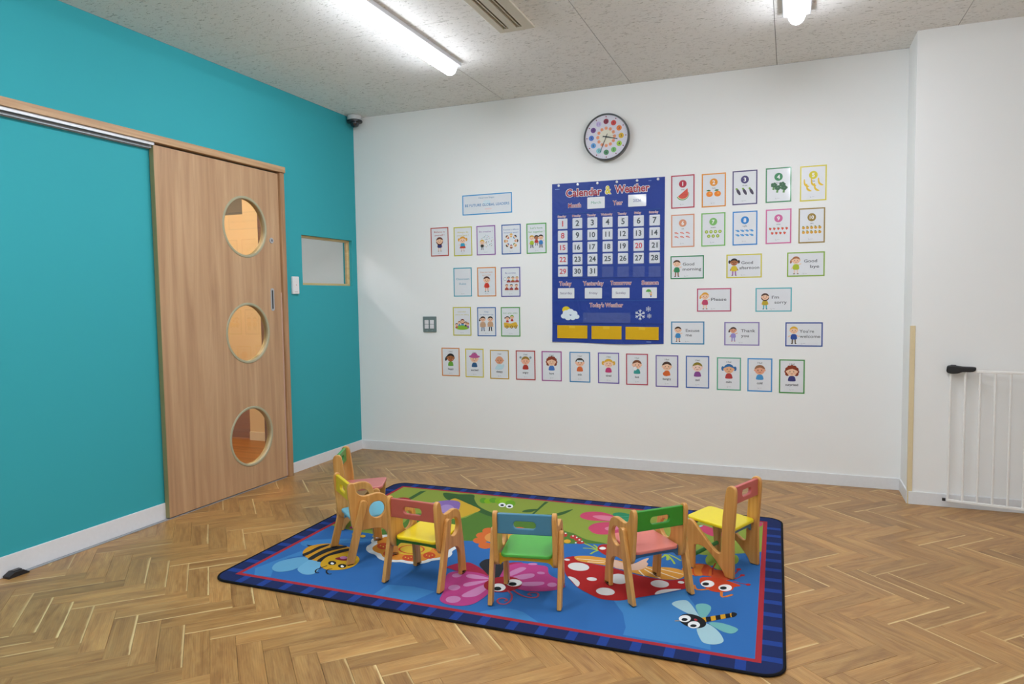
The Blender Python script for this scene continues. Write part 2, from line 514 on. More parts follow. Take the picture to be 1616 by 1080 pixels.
for x, y, k in planks:
    q = plank_quad(x, y, k)
    cxx = sum(p[0] for p in q) / 4; cyy = sum(p[1] for p in q) / 4
    if not (FX0 - .2 < cxx < FX1 + .2 and FY0 - .2 < cyy < FY1 + .2): continue
    ph = rnd.random()
    sap = rnd.uniform(0.35, 0.95) if rnd.random() < 0.36 else 0.0
    g = plank_geo(x, y, k, sap, rnd.random())
    if g is None: continue
    under = 0.97 < cxx < 3.05 and -2.36 < cyy < -0.98
    cq = clip_poly(q, FX0, FX1, FY0, FY1)
    a = 0 if under else proj_area(q)
    cand.append((a, g))
cand.sort(key=lambda t: -t[0])
for a, g in cand[:300]:
    obj('plank', uv_mesh('plank', [g]), floor)
rest = obj('plank_field', uv_mesh('plank_field', [g for a, g in cand[300:]]), floor)
tag(rest, kind='stuff')

# ---- ceiling: fissured boards
ceil = struct(MB().box(0, RX, RY, 0, H + 0.004, H + 0.06, plain('7E7C78', 0.9)).build('ceiling'), 'pale grey fissured acoustic board ceiling with thin joints', 'ceiling')
xs = [0, 0.345, 1.268, 2.185, 3.092, 3.998, 4.905, RX]
for i in range(len(xs) - 1):
    ys = [0, -0.533, -2.353, -4.173, -5.99, RY] if i == 4 else [0, -1.430, -3.25, -5.07, RY]
    for j in range(len(ys) - 1):
        e = 0.0017
        MB().bevbox(xs[i] + e, xs[i + 1] - e, ys[j + 1] + e, ys[j] - e, H, H + 0.008, M_CEIL, 0.0012).build('board', ceil)

# ---- walls
WT = 0.12
DY0, DY1, DZ = -1.86, -0.955, 2.02        # door opening
WY0, WY1, WZ0, WZ1 = -0.670, -0.063, 1.300, 1.652
w = MB()
w.box(-WT, 0, RY, DY0, 0, H, M_TEAL)
w.box(-WT, 0, DY0, DY1, DZ, H, M_TEAL)
w.box(-WT, 0, DY1, WY0, 0, H, M_TEAL)
w.box(-WT, 0, WY0, WY1, 0, WZ0, M_TEAL)
w.box(-WT, 0, WY0, WY1, WZ1, H, M_TEAL)
w.box(-WT, 0, WY1, 0, 0, H, M_TEAL)
struct(w.build('wall_left'), 'teal painted wall with the sliding door', 'wall')
struct(MB().box(-WT, XR, 0, WT, 0, H, M_WHITE).build('wall_back'), 'white wall carrying the posters, calendar and clock', 'wall')
struct(MB().box(XR, RX, -DC, WT, 0, H, M_WHITE).build('wall_right'), 'white wall projecting forward behind the safety gate', 'wall')
struct(MB().box(RX, RX + WT, RY, -DC, 0, H, M_WHITE).build('wall_far_right'), 'white side wall of the room', 'wall')
struct(MB().box(-WT, RX + WT, RY - WT, RY, 0, H, M_WHITE).build('wall_front'), 'white wall behind the viewer', 'wall')
BH, BT = 0.072, 0.008
struct(MB().bevbox(0, XR, -BT, 0, 0, BH, M_BASE, 0.002).build('baseboard_back'), 'white baseboard under the poster wall', 'baseboard')
struct(MB().bevbox(XR - BT, XR, -DC, 0, 0, BH, M_BASE, 0.002).build('baseboard_return'), 'short white baseboard on the wall return', 'baseboard')
struct(MB().bevbox(XR + 0.002, RX, -DC - BT, -DC, 0, BH, M_BASE, 0.002).build('baseboard_right'), 'white baseboard behind the safety gate', 'baseboard')
bl = MB()
bl.bevbox(0, BT, RY, -1.87, 0, BH + 0.02, M_BASE, 0.002)
struct(bl.build('baseboard_left'), 'white baseboard of the teal wall left of the door', 'baseboard')
struct(MB().bevbox(0, BT, -0.890, -0.002, 0, BH, M_BASE, 0.002).build('baseboard_left_corner'), 'short white baseboard between the door and the corner', 'baseboard')

# ---- neighbouring room seen through the round door windows
M_CREAM = wall_paint('cream_wallpaper', 'E2D3B8')
hall = MB()
hall.box(-3.2, -WT, -3.2, 0.30, -0.05, 0.0, wood('hall_floor', '8A5A30', 'A06C3C', 'B57E4A', 'X', 0.6, 0.4))
struct(hall.build('floor_hall'), 'brown wooden floor of the next room', 'floor')
struct(MB().box(-1.13, -WT, 0.0, 0.12, 0, H, M_CREAM).build('wall_hall'), 'cream wall of the next room', 'wall')
struct(MB().box(-1.13, -WT - .001, -BT, 0.0, 0, BH, M_BASE).build('baseboard_hall'), 'white baseboard of the next room', 'baseboard')
struct(MB().box(-3.2, -1.13, 0.08, 0.2, 0.30, 1.94, M_CREAM).build('wall_hall_recess'), 'cream recessed wall of the next room', 'wall')
struct(MB().box(-3.2, -1.13, 0.06, 0.2, 0.0, 0.30, wood('hall_panel', '7A4E34', '8A5A3E', '9A6A4A', 'X', 0.6)).build('trim_hall'), 'brown wooden panel at the foot of the recess', 'trim')
struct(MB().box(-3.2, -1.13, 0.09, 0.2, 1.94, H, plain('6E6C66', 0.8)).build('wall_hall_upper'), 'dark grey panel above the recess', 'wall')
struct(MB().box(-3.3, -3.2, -3.2, 0.2, 0, H, M_CREAM).build('wall_hall_left'), 'cream side wall of the next room', 'wall')
struct(MB().box(-3.3, -WT, -3.3, -3.2, 0, H, M_CREAM).build('wall_hall_front'), 'cream near wall of the next room', 'wall')
struct(MB().box(-3.3, -WT, -3.3, 0.3, H, H + .05, plain('D8D2C6', 0.9)).build('ceiling_hall'), 'ceiling of the next room', 'ceiling')
hl = thing('ceiling_lamp', 'round warm ceiling lamp in the next room behind the door', 'lamp', (-1.3, -1.3, H))
MB().lathe([(0.20, 0), (0.20, -0.02), (0.19, -0.025)], M_GATE, 24).build('base', hl)
MB().lathe([(0.185, -0.02), (0.18, -0.06), (0.14, -0.085), (0.02, -0.095)], emit('warm_diffuser', 'FFE2BC', HALL_STRENGTH), 24).build('diffuser', hl)

# ---- sliding door
door = thing('door_1', None, None, (0, 0, 0)); del_keys = None
struct(door, 'wooden sliding door with three round windows in a column', 'door')
LY0, LY1, LZ0, LZ1, LF, LB = -1.908, -0.938, 0.010, 2.026, 0.036, 0.006
WC = [(-1.252, 1.651), (-1.256, 0.992), (-1.258, 0.341)]
leaf = plate_mesh([[(LY0, LZ0), (LY1, LZ0), (LY1, LZ1), (LY0, LZ1)]] + [ell(y, z, 0.176, 0.176, 48) for y, z in WC], LF - LB, 0.001, M_DOOR, 1)
leaf.transform(Matrix(((0, 0, 1, (LF + LB) / 2), (1, 0, 0, 0), (0, 1, 0, 0), (0, 0, 0, 1))))
leaf_o = obj('door_leaf', leaf, door)
MB().box(LB, LF - 0.001, LY0 - 0.0015, LY0, LZ0, LZ1, plain('8F8A5E', 0.5)).build('edge_band', leaf_o)
M_PANE = glass_material('amber_pane', 'FDF0DA')
for y, z in WC:
    ring = MB().lathe([(0.174, -0.034), (0.189, -0.034), (0.190, 0.001), (0.187, 0.004), (0.178, 0.004), (0.174, 0.001), (0.174, -0.034)], M_RING, 48, 'X', (LF, y, z)).mesh('round_frame')
    # open ring: drop the end caps
    bm = bmesh.new(); bm.from_mesh(ring); big = [f for f in bm.faces if len(f.verts) > 8]
    bmesh.ops.delete(bm, geom=big, context='FACES'); bm.to_mesh(ring); bm.free()
    rg = obj('round_frame', ring, door)
    MB().lathe([(0.1745, -0.002), (0.1745, 0.002)], M_PANE, 48, 'X', ((LF + LB) / 2, y, z)).build('pane', rg)
pull = thing('pull_handle', None, None); pull.parent = door
pm = plate_mesh([rrect(-1.045, -1.013, 1.126, 1.273, 0.013), rrect(-1.036, -1.022, 1.138, 1.261, 0.0065)], 0.005, 0.001, M_ALU)
pm.transform(Matrix(((0, 0, 1, LF + 0.001), (1, 0, 0, 0), (0, 1, 0, 0), (0, 0, 0, 1))))
bpy.data.objects.remove(pull)
pull = obj('pull_handle', pm, door)
pm2 = plate_mesh([rrect(-1.036, -1.022, 1.135, 1.264, 0.006)], 0.002, 0.0004, plain('4C4F52', 0.4, 0.5, 0.6))
pm2.transform(Matrix(((0, 0, 1, LF + 0.0003), (1, 0, 0, 0), (0, 1, 0, 0), (0, 0, 0, 1))))
obj('recess', pm2, pull)
lk = MB().lathe([(0.018, -0.002), (0.0185, 0.002), (0.017, 0.005), (0.004, 0.005)], M_ALU, 24, 'X', (LF, -1.021, 1.583)).build('lock', door)
MB().bevbox(LF + .004, LF + .009, -1.024, -1.018, 1.576, 1.591, plain('54585C', 0.4, 0.5, 0.5), 0.001).build('thumb_turn', lk)
MB().bevbox(LF - 0.006, LF + 0.002, -0.948, -0.9375, 0.012, 1.245, plain('C9A896', 0.5), 0.001).build('finger_guard', door)

tr = thing('trim_1', None, None); struct(tr, 'wooden door frame with aluminium sliding rail', 'door frame')
MB().bevbox(0, 0.060, -2.90, -0.890, 2.036, 2.074, M_HEAD, 0.0015).build('header', tr)
MB().bevbox(0, 0.050, -0.934, -0.893, 0, 2.036, M_JAMB, 0.0015).build('jamb', tr)
rl = MB()
rl.box(0.004, 0.048, -2.90, LY0 - 0.004, 2.026, 2.036, plain('C9CBCD', 0.4, 0.5, 0.3))
rl.box(0.004, 0.010, -2.90, LY0 - 0.004, 2.004, 2.026, plain('C9CBCD', 0.4, 0.5, 0.3))
rl.box(0.022, 0.027, -2.90, LY0 - 0.004, 2.006, 2.026, plain('8A8D90', 0.4, 0.5, 0.5))
rl.box(0.042, 0.048, -2.90, LY0 - 0.004, 2.020, 2.026, plain('C9CBCD', 0.4, 0.5, 0.3))
rl.build('rail', tr)
for y0, y1 in ((DY1 - 0.0, DY1 + 0.0),): pass
MB().box(-WT - 0.002, -0.001, DY1 - 0.012, DY1, 0, DZ, wood('lining', '6E4C36', '7E5A42', '8E6A50', 'Z')).build('lining', tr)
MB().box(-WT - 0.002, -0.001, DY0, DY0 + 0.012, 0, DZ, M_JAMB).build('lining', tr)
MB().box(-WT - 0.002, -0.001, DY0, DY1, DZ - 0.012, DZ, M_JAMB).build('lining', tr)
gd = MB()
gd.bevbox(0.014, 0.034, -2.70, -0.940, 0.0, 0.005, plain('AEB3BB', 0.35, 0.5, 0.5), 0.001)
gd.box(0.020, 0.023, -2.70, -0.940, 0.005, 0.0055, plain('6B6F75', 0.4))
tag(gd.build('floor_rail'), 'slim aluminium guide rail on the floor below the sliding door', 'rail')
st = thing('door_stop', 'small black plastic door stop at the end of the floor rail', 'door stop', (0.030, -2.725, 0))
sm = plate_mesh([[(-0.045, 0), (0.045, 0), (0.045, 0.004), (0.020, 0.022), (-0.020, 0.024), (-0.045, 0.010)]], 0.042, 0.002, M_BLACK)
sm.transform(Matrix(((0, 0, 1, 0), (1, 0, 0, 0), (0, 1, 0, 0), (0, 0, 0, 1))))
obj('wedge', sm, st)
MB().bevbox(-0.012, 0.012, -0.018, 0.018, 0.021, 0.027, plain('2C2D31', 0.3), 0.002).build('bumper', st)

# ---- small internal window with mirror film
win = thing('window_1', None, None); struct(win, 'small square internal window with pine frame in the teal wall', 'window')
fw = 0.016; xf, xg = -0.026, -0.042
fr = MB()
fr.box(xg - .01, xf, WY0, WY1, WZ1 - fw, WZ1, M_PINE); fr.box(xg - .01, xf, WY0, WY1, WZ0, WZ0 + fw, M_PINE)
fr.box(xg - .01, xf, WY0, WY0 + fw, WZ0 + fw, WZ1 - fw, M_PINE); fr.box(xg - .01, xf, WY1 - fw, WY1, WZ0 + fw, WZ1 - fw, M_PINE)
fr.build('frame', win)
mm, nt, b = new_mat('mirror_film'); b.inputs['Base Color'].default_value = (0.70, 0.70, 0.68, 1); b.inputs['Metallic'].default_value = 1; b.inputs['Roughness'].default_value = 0.0
MB().box(xg - 0.004, xg, WY0 + fw - .002, WY1 - fw + .002, WZ0 + fw - .002, WZ1 - fw + .002, mm).build('pane', win)

# ---- corner guard and gate
gdm = plain('E2CFA6', 0.6)
cg = MB(); cg.bevbox(XR - 0.004, XR + 0.020, -DC - 0.004, -DC, 0.0, 1.003, gdm, 0.0015); cg.bevbox(XR - 0.004, XR, -DC, -DC + 0.020, 0.0, 1.003, gdm, 0.0015)
tag(cg.build('corner_guard'), 'cream corner protector strip on the wall edge', 'corner guard')
gate = thing('safety_gate', 'white metal safety gate with black latch standing against the right wall', 'gate', (3.990, -0.322, 0), (0, 0, R(-11.5)))
GZ0, GZ1, GL = 0.045, 0.768, 0.76
MB().bevbox(0.10, GL, -0.008, 0.008, GZ1 - 0.014, GZ1, M_GATE, 0.003).build('top_rail', gate)
MB().bevbox(0, GL, -0.008, 0.008, GZ0 - 0.006, GZ0 + 0.008, M_GATE, 0.003).build('bottom_rail', gate)
bar_me = MB().tube([(0, 0, GZ0), (0, 0, GZ1 - 0.008)], 0.006, M_GATE, 10).mesh('bar')
for k in range(12):
    obj('bar', bar_me, gate, (0.006 + k * 0.0668, 0, 0))
lm = plate_mesh([smooth_loop([(-0.012, 0.752), (-0.014, 0.772), (-0.008, 0.787), (0.02, 0.790), (0.06, 0.785), (0.105, 0.785), (0.120, 0.780), (0.116, 0.764), (0.095, 0.757), (0.06, 0.756), (0.04, 0.748), (0.01, 0.745)], 3)], 0.034, 0.005, M_BLACK)
lm.transform(Matrix.Rotation(R(90), 4, 'X'))
lt = obj('latch', lm, gate)
MB().bevbox(0.004, 0.030, -0.008, 0.008, 0.788, 0.793, plain('2E2F33', 0.4), 0.002).build('latch_button', lt)
MB().bevbox(-0.020, -0.004, -0.006, 0.006, 0.040, 0.056, M_BLACK, 0.002).build('lower_bolt', gate)
foot_me = MB().tube([(0, 0, 0), (0, 0, GZ0)], [0.011, 0.007], M_GATE, 10).mesh('foot')
for k in (0.50, GL - 0.05): obj('foot', foot_me, gate, (k, 0, 0))

# ================================================================== CEILING FITTINGS
M_TUBE = emit('lamp_diffuser', 'F1F6FF', LAMP_STRENGTH)
M_TUBE_SIDE = emit('lamp_diffuser_side', 'F1F6FF', LAMP_STRENGTH * 0.14)
M_LBASE = plain('DDDFE2', 0.5)
def half_round(L, w_, h_, m):
    prof = [(w_ / 2 * math.cos(R(a)), -h_ * math.sin(R(a))) for a in range(0, 181, 15)]
    mb = MB(); n = len(prof); vs_ = []
    ys = [(0, .72), (0.012, .9), (0.03, 1), (L - 0.03, 1), (L - 0.012, .9), (L, .72)]
    for y, k in ys: vs_ += [(x * k, -y, z * k) for x, z in prof]
    quad = lambda i, j: (i * n + j, i * n + j + 1, (i + 1) * n + j + 1, (i + 1) * n + j)
    lo = [quad(i, j) for i in range(len(ys) - 1) for j in range(3, n - 4)]
    side = [quad(i, j) for i in range(len(ys) - 1) for j in (0, 1, 2, n - 4, n - 3, n - 2)] + [list(range(n)), list(range((len(ys) - 1) * n, len(ys) * n))[::-1]]
    mb.add(vs_, lo, m, True); o = len(mb.v) - len(vs_); k2 = mb.mid(M_TUBE_SIDE)
    for f in side: mb.f.append([o + q for q in f]); mb.mi.append(k2); mb.sm.append(True)
    return mb
LL = 1.23
tube_me = half_round(LL, 0.088, 0.060, M_TUBE).mesh('diffuser')
base_me = MB().bevbox(-0.066, 0.066, -LL, 0.0, -0.022, 0.0, M_LBASE, 0.004).mesh('base')
lamps = [(1.272, -0.830, 'long bright ceiling tube lamp near the teal wall'), (3.198, -0.830, 'ceiling tube lamp cut off by the picture top, right of the clock')]
for i, x in enumerate((1.272, 3.198)):
    for j, y in enumerate((-0.83, -2.70, -4.60)):
        if j == 0: lab = lamps[i][2]
        else: lab = 'ceiling tube lamp in the %s row from the poster wall, %s' % (('', 'second', 'third')[j], ('nearer the teal wall', 'farther from the teal wall')[i])
        t = thing('tube_lamp', lab, 'lamp', (x, y, H), (0, 0, 0), 'ceiling tube lamps')
        obj('base', base_me, t); d = obj('diffuser', tube_me, t, (0, 0.004, -0.014))

vent = thing('air_vent', 'beige slotted air conditioning panel set in the ceiling', 'air vent', (1.837, -1.190, H))
M_VENT = plain('CFC7B4', 0.5); M_VDARK = plain('8E8570', 0.6)
VL = 1.15
vf = MB()
slots = [(-0.062, -0.030), (0.010, 0.042)]
vf.bevbox(-0.098, -0.062, -VL, 0.0, -0.012, 0, M_VENT, 0.004)
vf.box(-0.030, 0.010, -VL + .03, -0.03, -0.012, 0, M_VENT)
vf.bevbox(0.042, 0.098, -VL, 0.0, -0.012, 0, M_VENT, 0.004)
vf.box(-0.064, 0.044, -0.045, 0.0, -0.0118, 0, M_VENT); vf.box(-0.064, 0.044, -VL, -VL + .045, -0.0118, 0, M_VENT)
vf.build('frame', vent)
for s0, s1 in slots:
    MB().box(s0, s1, -VL + .045, -0.045, -0.001, 0.0, M_VDARK).build('slot', vent)
    bl_ = MB().add([(s0 + .004, -0.05, -0.002), (s0 + .020, -0.05, -0.011), (s0 + .020, -VL + .05, -0.011), (s0 + .004, -VL + .05, -0.002), (s0 + .006, -0.05, -0.0005), (s0 + .022, -0.05, -0.0095), (s0 + .022, -VL + .05, -0.0095), (s0 + .006, -VL + .05, -0.0005)], [(0, 1, 2, 3), (7, 6, 5, 4), (0, 4, 5, 1), (1, 5, 6, 2), (2, 6, 7, 3), (3, 7, 4, 0)], M_VENT)
    bl_.build('louvre', vent)

dc = thing('security_camera', 'small black and white dome camera in the ceiling corner', 'camera', (0.066, -0.078, H))
MB().lathe([(0.046, 0), (0.054, -0.004), (0.056, -0.030), (0.052, -0.036)], plain('CFD2D3', 0.4), 28).build('housing', dc)
MB().lathe([(0.050, -0.034), (0.060, -0.040), (0.058, -0.052), (0.036, -0.056)], plain('1C1E22', 0.35), 28).build('collar', dc)
MB().lathe([(0.036, -0.052), (0.035, -0.066), (0.028, -0.080), (0.014, -0.089), (0.002, -0.091)], plain('23252A', 0.12, 0.5, 0, 0.6), 24).build('dome', dc)

# ================================================================== WALL FITTINGS
sw = thing('wall_remote', 'white slim remote switch on the teal wall below the small window', 'switch', (0, -0.762, 1.297), (0, 0, 0))
MB().bevbox(0, 0.016, -0.034, 0.034, -0.060, 0.060, plain('E6E6E6', 0.4), 0.005).build('body', sw)
MB().lathe([(0.004, 0.0155), (0.004, 0.0168)], plain('C98B86', 0.4), 12, 'X', (0, 0.002, 0.002)).build('indicator', sw)
MB().box(0.0155, 0.0164, -0.018, 0.018, -0.047, -0.044, plain('B9A3A0', 0.5)).build('marking', sw)
pl = thing('switch_plate', 'grey wall switch plate with four white rocker buttons', 'switch', (0.640, 0, 0.998))
MB().bevbox(-0.056, 0.056, -0.009, 0, -0.059, 0.059, plain('6F8080', 0.5), 0.003).build('plate', pl)
rk = MB().bevbox(-0.0165, 0.0165, -0.006, 0.002, -0.0155, 0.0155, plain('E6E3E6', 0.4), 0.003).mesh('rocker')
for x in (-0.0235, 0.0215):
    for z in (0.017, -0.017): obj('rocker', rk, pl, (x, -0.0085, z))
for x in (-0.022, 0.022): MB().box(x - 0.006, x + 0.006, -0.0096, -0.0088, -0.050, -0.048, plain('A9B4B2', 0.5)).build('marking', pl)

# ================================================================== CLOCK
UP = (R(90), 0, 0)                       # local xy = wall plane, local z = into the room
def ink(h): return plain(h, 0.45, 0.4)
class Pic:
    """flat print built from stacked outlines; local metres"""
    def __init__(s, z=0.0012, dz=2.2e-5):
        s.mb = MB(); s.z = z; s.dz = dz
    def poly(s, h, pts):
        s.mb.flat(pts, s.z, ink(h)); s.z += s.dz; return s
    def ell(s, h, cx, cy, rx, ry=None, n=16, a0=0, a1=360, rot=0):
        return s.poly(h, ell(cx, cy, rx, ry or rx, n, a0, a1, rot))
    def blob(s, h, pts, n=4):
        return s.poly(h, smooth_loop(pts, n))
    def line(s, h, pts, w):
        L, Q = stroke(pts, w)
        for i in range(len(pts) - 1): s.mb.flat([L[i], L[i + 1], Q[i + 1], Q[i]], s.z, ink(h))
        s.z += s.dz; return s
    def text(s, h, body, cx, cy, size, w=None, bold=0.0, **k):
        letter(s.mb, body, cx, cy, size, ink(h), s.z, w, bold, **k); s.z += s.dz; return s
    def build(s, name, parent): return s.mb.build(name, parent)

CR = 0.155
clock = thing('wall_clock', 'round wall clock with black rim and coloured number dots', 'clock', (2.024, 0, 2.258), UP)
MB().lathe([(0.148, 0.0), (CR - .001, 0.004), (CR, 0.030), (CR, 0.044), (CR - 0.004, 0.048), (CR - 0.009, 0.047), (CR - 0.011, 0.040), (0.02, 0.040)], plain('4A4D4F', 0.35, 0.5), 64).build('case', clock)
MB().lathe([(CR - 0.011, 0.0395), (CR - 0.011, 0.0402)], plain('DAD8E4', 0.5), 64).build('face', clock)
pc = Pic(0.0403)
for k in range(60):
    a = R(90 - 6 * k); r0, r1 = (0.130, 0.137) if k % 5 else (0.128, 0.138)
    if k % 5:
        pc.line('B9A8BE', [(r0 * math.cos(a), r0 * math.sin(a)), (r1 * math.cos(a), r1 * math.sin(a))], 0.0012)
    else:
        pc.ell('8E4A62', 0.133 * math.cos(a), 0.133 * math.sin(a), 0.0045, n=8)
pc.build('minute_marks', clock)
cols = ['8F2B45', 'CF4140', 'E6813C', 'DDB12C', 'A3C83E', '78C06A', '4E8A62', '86CBD2', '5C9FDC', '4274CC', '6E3F8E', 'C6B4DE']
pn = Pic(0.0406)
for k in range(12):
    a = R(90 - 30 * k); x, y = 0.102 * math.cos(a), 0.102 * math.sin(a)
    pn.ell(cols[k], x, y, 0.0178, n=20)
    pn.text('3A2A3A' if k in (2, 3, 4, 5, 7) else ('6A5A92' if k == 11 else '2A1830'), str(k or 12), x, y, 0.021, bold=0.01)
pn.build('number_dots', clock)
pi_ = Pic(0.0409)
for k in range(12):
    a = R(90 - 30 * k); x, y = 0.057 * math.cos(a), 0.057 * math.sin(a)
    pi_.ell('EBA078', x, y, 0.0115, n=12); pi_.text('C25A3A', str(12 + k if k else 24), x, y, 0.0115)
pi_.ell('E4DECB', 0, 0, 0.0475, n=32)
pi_.build('inner_ring', clock)
def hand(name, ang, l, tail, w, z, col):
    a = R(90 - ang); d = (math.cos(a), math.sin(a)); n = (-d[1], d[0])
    pts = [(-tail * d[0] + n[0] * w / 2, -tail * d[1] + n[1] * w / 2), (-tail * d[0] - n[0] * w / 2, -tail * d[1] - n[1] * w / 2), (l * d[0] - n[0] * w * .35, l * d[1] - n[1] * w * .35), (l * d[0] + n[0] * w * .35, l * d[1] + n[1] * w * .35)]
    mb = MB(); mb.add([(x, y, z) for x, y in pts] + [(x, y, z + 0.0008) for x, y in pts], [(3, 2, 1, 0), (4, 5, 6, 7), (0, 1, 5, 4), (1, 2, 6, 5), (2, 3, 7, 6), (3, 0, 4, 7)], plain(col, 0.4)); return mb.build(name, clock)
hand('hour_hand', 104, 0.080, 0.024, 0.0075, 0.0425, '1E2422')
hand('minute_hand', 203, 0.108, 0.022, 0.0040, 0.0435, '1E2422')
hand('second_hand', 86, 0.10, 0.03, 0.0012, 0.0445, '8A8F96')
MB().lathe([(0.006, 0.0425), (0.006, 0.046), (0.003, 0.0465)], plain('222826', 0.4), 16).build('pivot', clock)

# ================================================================== POSTERS
M_SHEET = plain('E4E6EA', 0.30, 0.5, 0, 0.35, 0.10, 14.0)
def kid(P, cx, cy, s, hair='5A3A22', skin='F1C7A6', shirt='2F6FB0', legs='3A4A6A', style='short', arms='down', shoes='4A3A32', big=0.21):
    """standing cartoon child, s = height, (cx, cy) = middle of the feet"""
    hr = big * s; hy = cy + s - hr
    if legs:
        for k in (-1, 1):
            P.poly(legs, [(cx + k * .03 * s, cy + .30 * s), (cx + k * .11 * s, cy + .30 * s), (cx + k * .12 * s, cy + .03 * s), (cx + k * .05 * s, cy + .03 * s)])
            P.ell(shoes, cx + k * .10 * s, cy + .02 * s, .055 * s, .025 * s, 8)
    by = cy + .27 * s
    for k in (-1, 1):
        ex, ey = {'down': (.22, .30), 'up': (.27, .62), 'out': (.30, .42), 'wave': (.24, .30) if k < 0 else (.28, .60)}[arms]
        P.line(skin, [(cx + k * .11 * s, cy + .52 * s), (cx + k * ex * s, cy + ey * s)], .055 * s)
    P.blob(shirt, [(cx - .10 * s, cy + .56 * s), (cx + .10 * s, cy + .56 * s), (cx + .17 * s, cy + .42 * s), (cx + .14 * s, by), (cx - .14 * s, by), (cx - .17 * s, cy + .42 * s)], 3)
    head(P, cx, hy, hr, hair, skin, style)
def head(P, cx, hy, hr, hair, skin, style):
    if style in ('long', 'curly'):
        if style == 'curly':
            for i in range(9): P.ell(hair, cx + hr * 1.02 * math.cos(R(-30 + 30 * i)), hy + hr * 1.0 * math.sin(R(-30 + 30 * i)) - hr * .05, hr * .42, n=9)
        else: P.ell(hair, cx, hy - hr * .1, hr * 1.18, hr * 1.2)
    if style == 'pig':
        for k in (-1, 1): P.ell(hair, cx + k * hr * 1.25, hy + hr * .1, hr * .32, hr * .5, 10)
    if style == 'tail': P.ell(hair, cx - hr * 1.2, hy - hr * .2, hr * .3, hr * .65, 10, rot=-20)
    for k in (-1, 1): P.ell(skin, cx + k * hr * .98, hy - hr * .05, hr * .2, n=8)
    P.ell(skin, cx, hy, hr, hr * .95, 18)
    if style == 'hat':
        P.ell(hair, cx, hy + hr * .55, hr * 1.5, hr * .38, 14); P.ell(hair, cx, hy + hr * .85, hr * .85, hr * .6, 14)
    elif style != 'bald':
        P.poly(hair, ell(cx, hy + hr * .08, hr * 1.06, hr * 1.0, 14, 5, 175) + [(cx - hr * .45, hy + hr * .42), (cx + hr * .1, hy + hr * .55)])
    for k in (-1, 1):
        P.ell('3A2C28', cx + k * hr * .36, hy - hr * .05, hr * .09, hr * .13, 8)
        P.ell('E89A88', cx + k * hr * .58, hy - hr * .35, hr * .16, hr * .1, 8)
    P.line('A8443E', [(cx - hr * .25, hy - hr * .42), (cx, hy - hr * .54), (cx + hr * .25, hy - hr * .42)], hr * .09)
def bust(P, cx, cy, s, hair, skin, shirt, style='short'):
    """head and shoulders, s = height, cy = bottom"""
    hr = .33 * s
    P.blob(shirt, [(cx - .20 * s, cy), (cx - .24 * s, cy + .12 * s), (cx - .14 * s, cy + .34 * s), (cx + .14 * s, cy + .34 * s), (cx + .24 * s, cy + .12 * s), (cx + .20 * s, cy)], 3)
    head(P, cx, cy + s - hr, hr, hair, skin, style)
def mark(P, cx, cy):
    P.line('8A8A90', [(cx - .010, cy + .004), (cx - .010, cy - .003), (cx - .005, cy - .003)], .0015)
    P.line('A8A8AE', [(cx - .002, cy), (cx + .013, cy)], .0014)
def poster(name, label, cx, cz, colr, portrait=True, draw=None, texts=(), size=None, group=None, tilt=0.0, bw=0.0075, markpos=(0, None)):
    w, h = size or ((0.150, 0.214) if portrait else (0.215, 0.151))
    t = thing(name, label, 'poster', (cx, 0, cz), (R(90), R(tilt), 0), group)
    MB().box(-w / 2, w / 2, -h / 2, h / 2, 0.0003, 0.0011, M_SHEET).build('sheet', t)
    bm_ = MB(); m = plain(colr, 0.35, 0.5, 0, 0.2)
    for a in ((-w / 2, w / 2, h / 2 - bw, h / 2), (-w / 2, w / 2, -h / 2, -h / 2 + bw), (-w / 2, -w / 2 + bw, -h / 2 + bw, h / 2 - bw), (w / 2 - bw, w / 2, -h / 2 + bw, h / 2 - bw)):
        bm_.box(a[0], a[1], a[2], a[3], 0.0010, 0.0013, m)
    bm_.build('border', t)
    P = Pic(0.0014)
    if draw: draw(P)
    if P.mb.f: P.build('picture', t)
    if markpos:
        L = Pic(0.0014); mark(L, markpos[0], markpos[1] if markpos[1] is not None else -h / 2 + 0.022); L.build('logo_mark', t)
    T = Pic(0.0016)
    for tx in texts: T.text(*tx[:5], **(tx[5] if len(tx) > 5 else {}))
    if texts: T.build('lettering', t)
    return t
GA, GB_, GC, GD, GE = 'classroom slogan posters', 'classroom rule posters', 'feeling posters', 'number posters', 'greeting posters'

# banner and slogans
poster('banner_poster', 'wide blue bordered banner about future global leaders', 1.127, 1.873, '3E9BD6', size=(0.393, 0.146), bw=0.0075,
       draw=lambda P: (P.ell('D5E6EE', 0, 0.012, .03, .018), P.ell('EAD6D6', 0.01, -0.035, .03, .006)),
       texts=[('5A8FB0', 'Classroom Slogan', -0.004, 0.047, 0.016, dict(w=0.125)), ('3E86BC', 'BE FUTURE GLOBAL LEADERS', 0, -0.004, 0.026, dict(w=0.350, bold=0.012))], markpos=(0.008, -0.052))
poster('slogan_poster', 'red bordered poster saying believe in yourself, girl in navy dress', 0.736, 1.616, 'B8493C', group=GA,
       draw=lambda P: kid(P, 0, -0.072, 0.105, '6B2E22', 'F1C7A6', '343C78', 'E9C6AE', 'long', big=.24),
       texts=[('B8494A', 'Believe in', 0, 0.074, 0.019, dict(w=0.088)), ('B8494A', 'yourself !', 0, 0.050, 0.019, dict(w=0.082))])
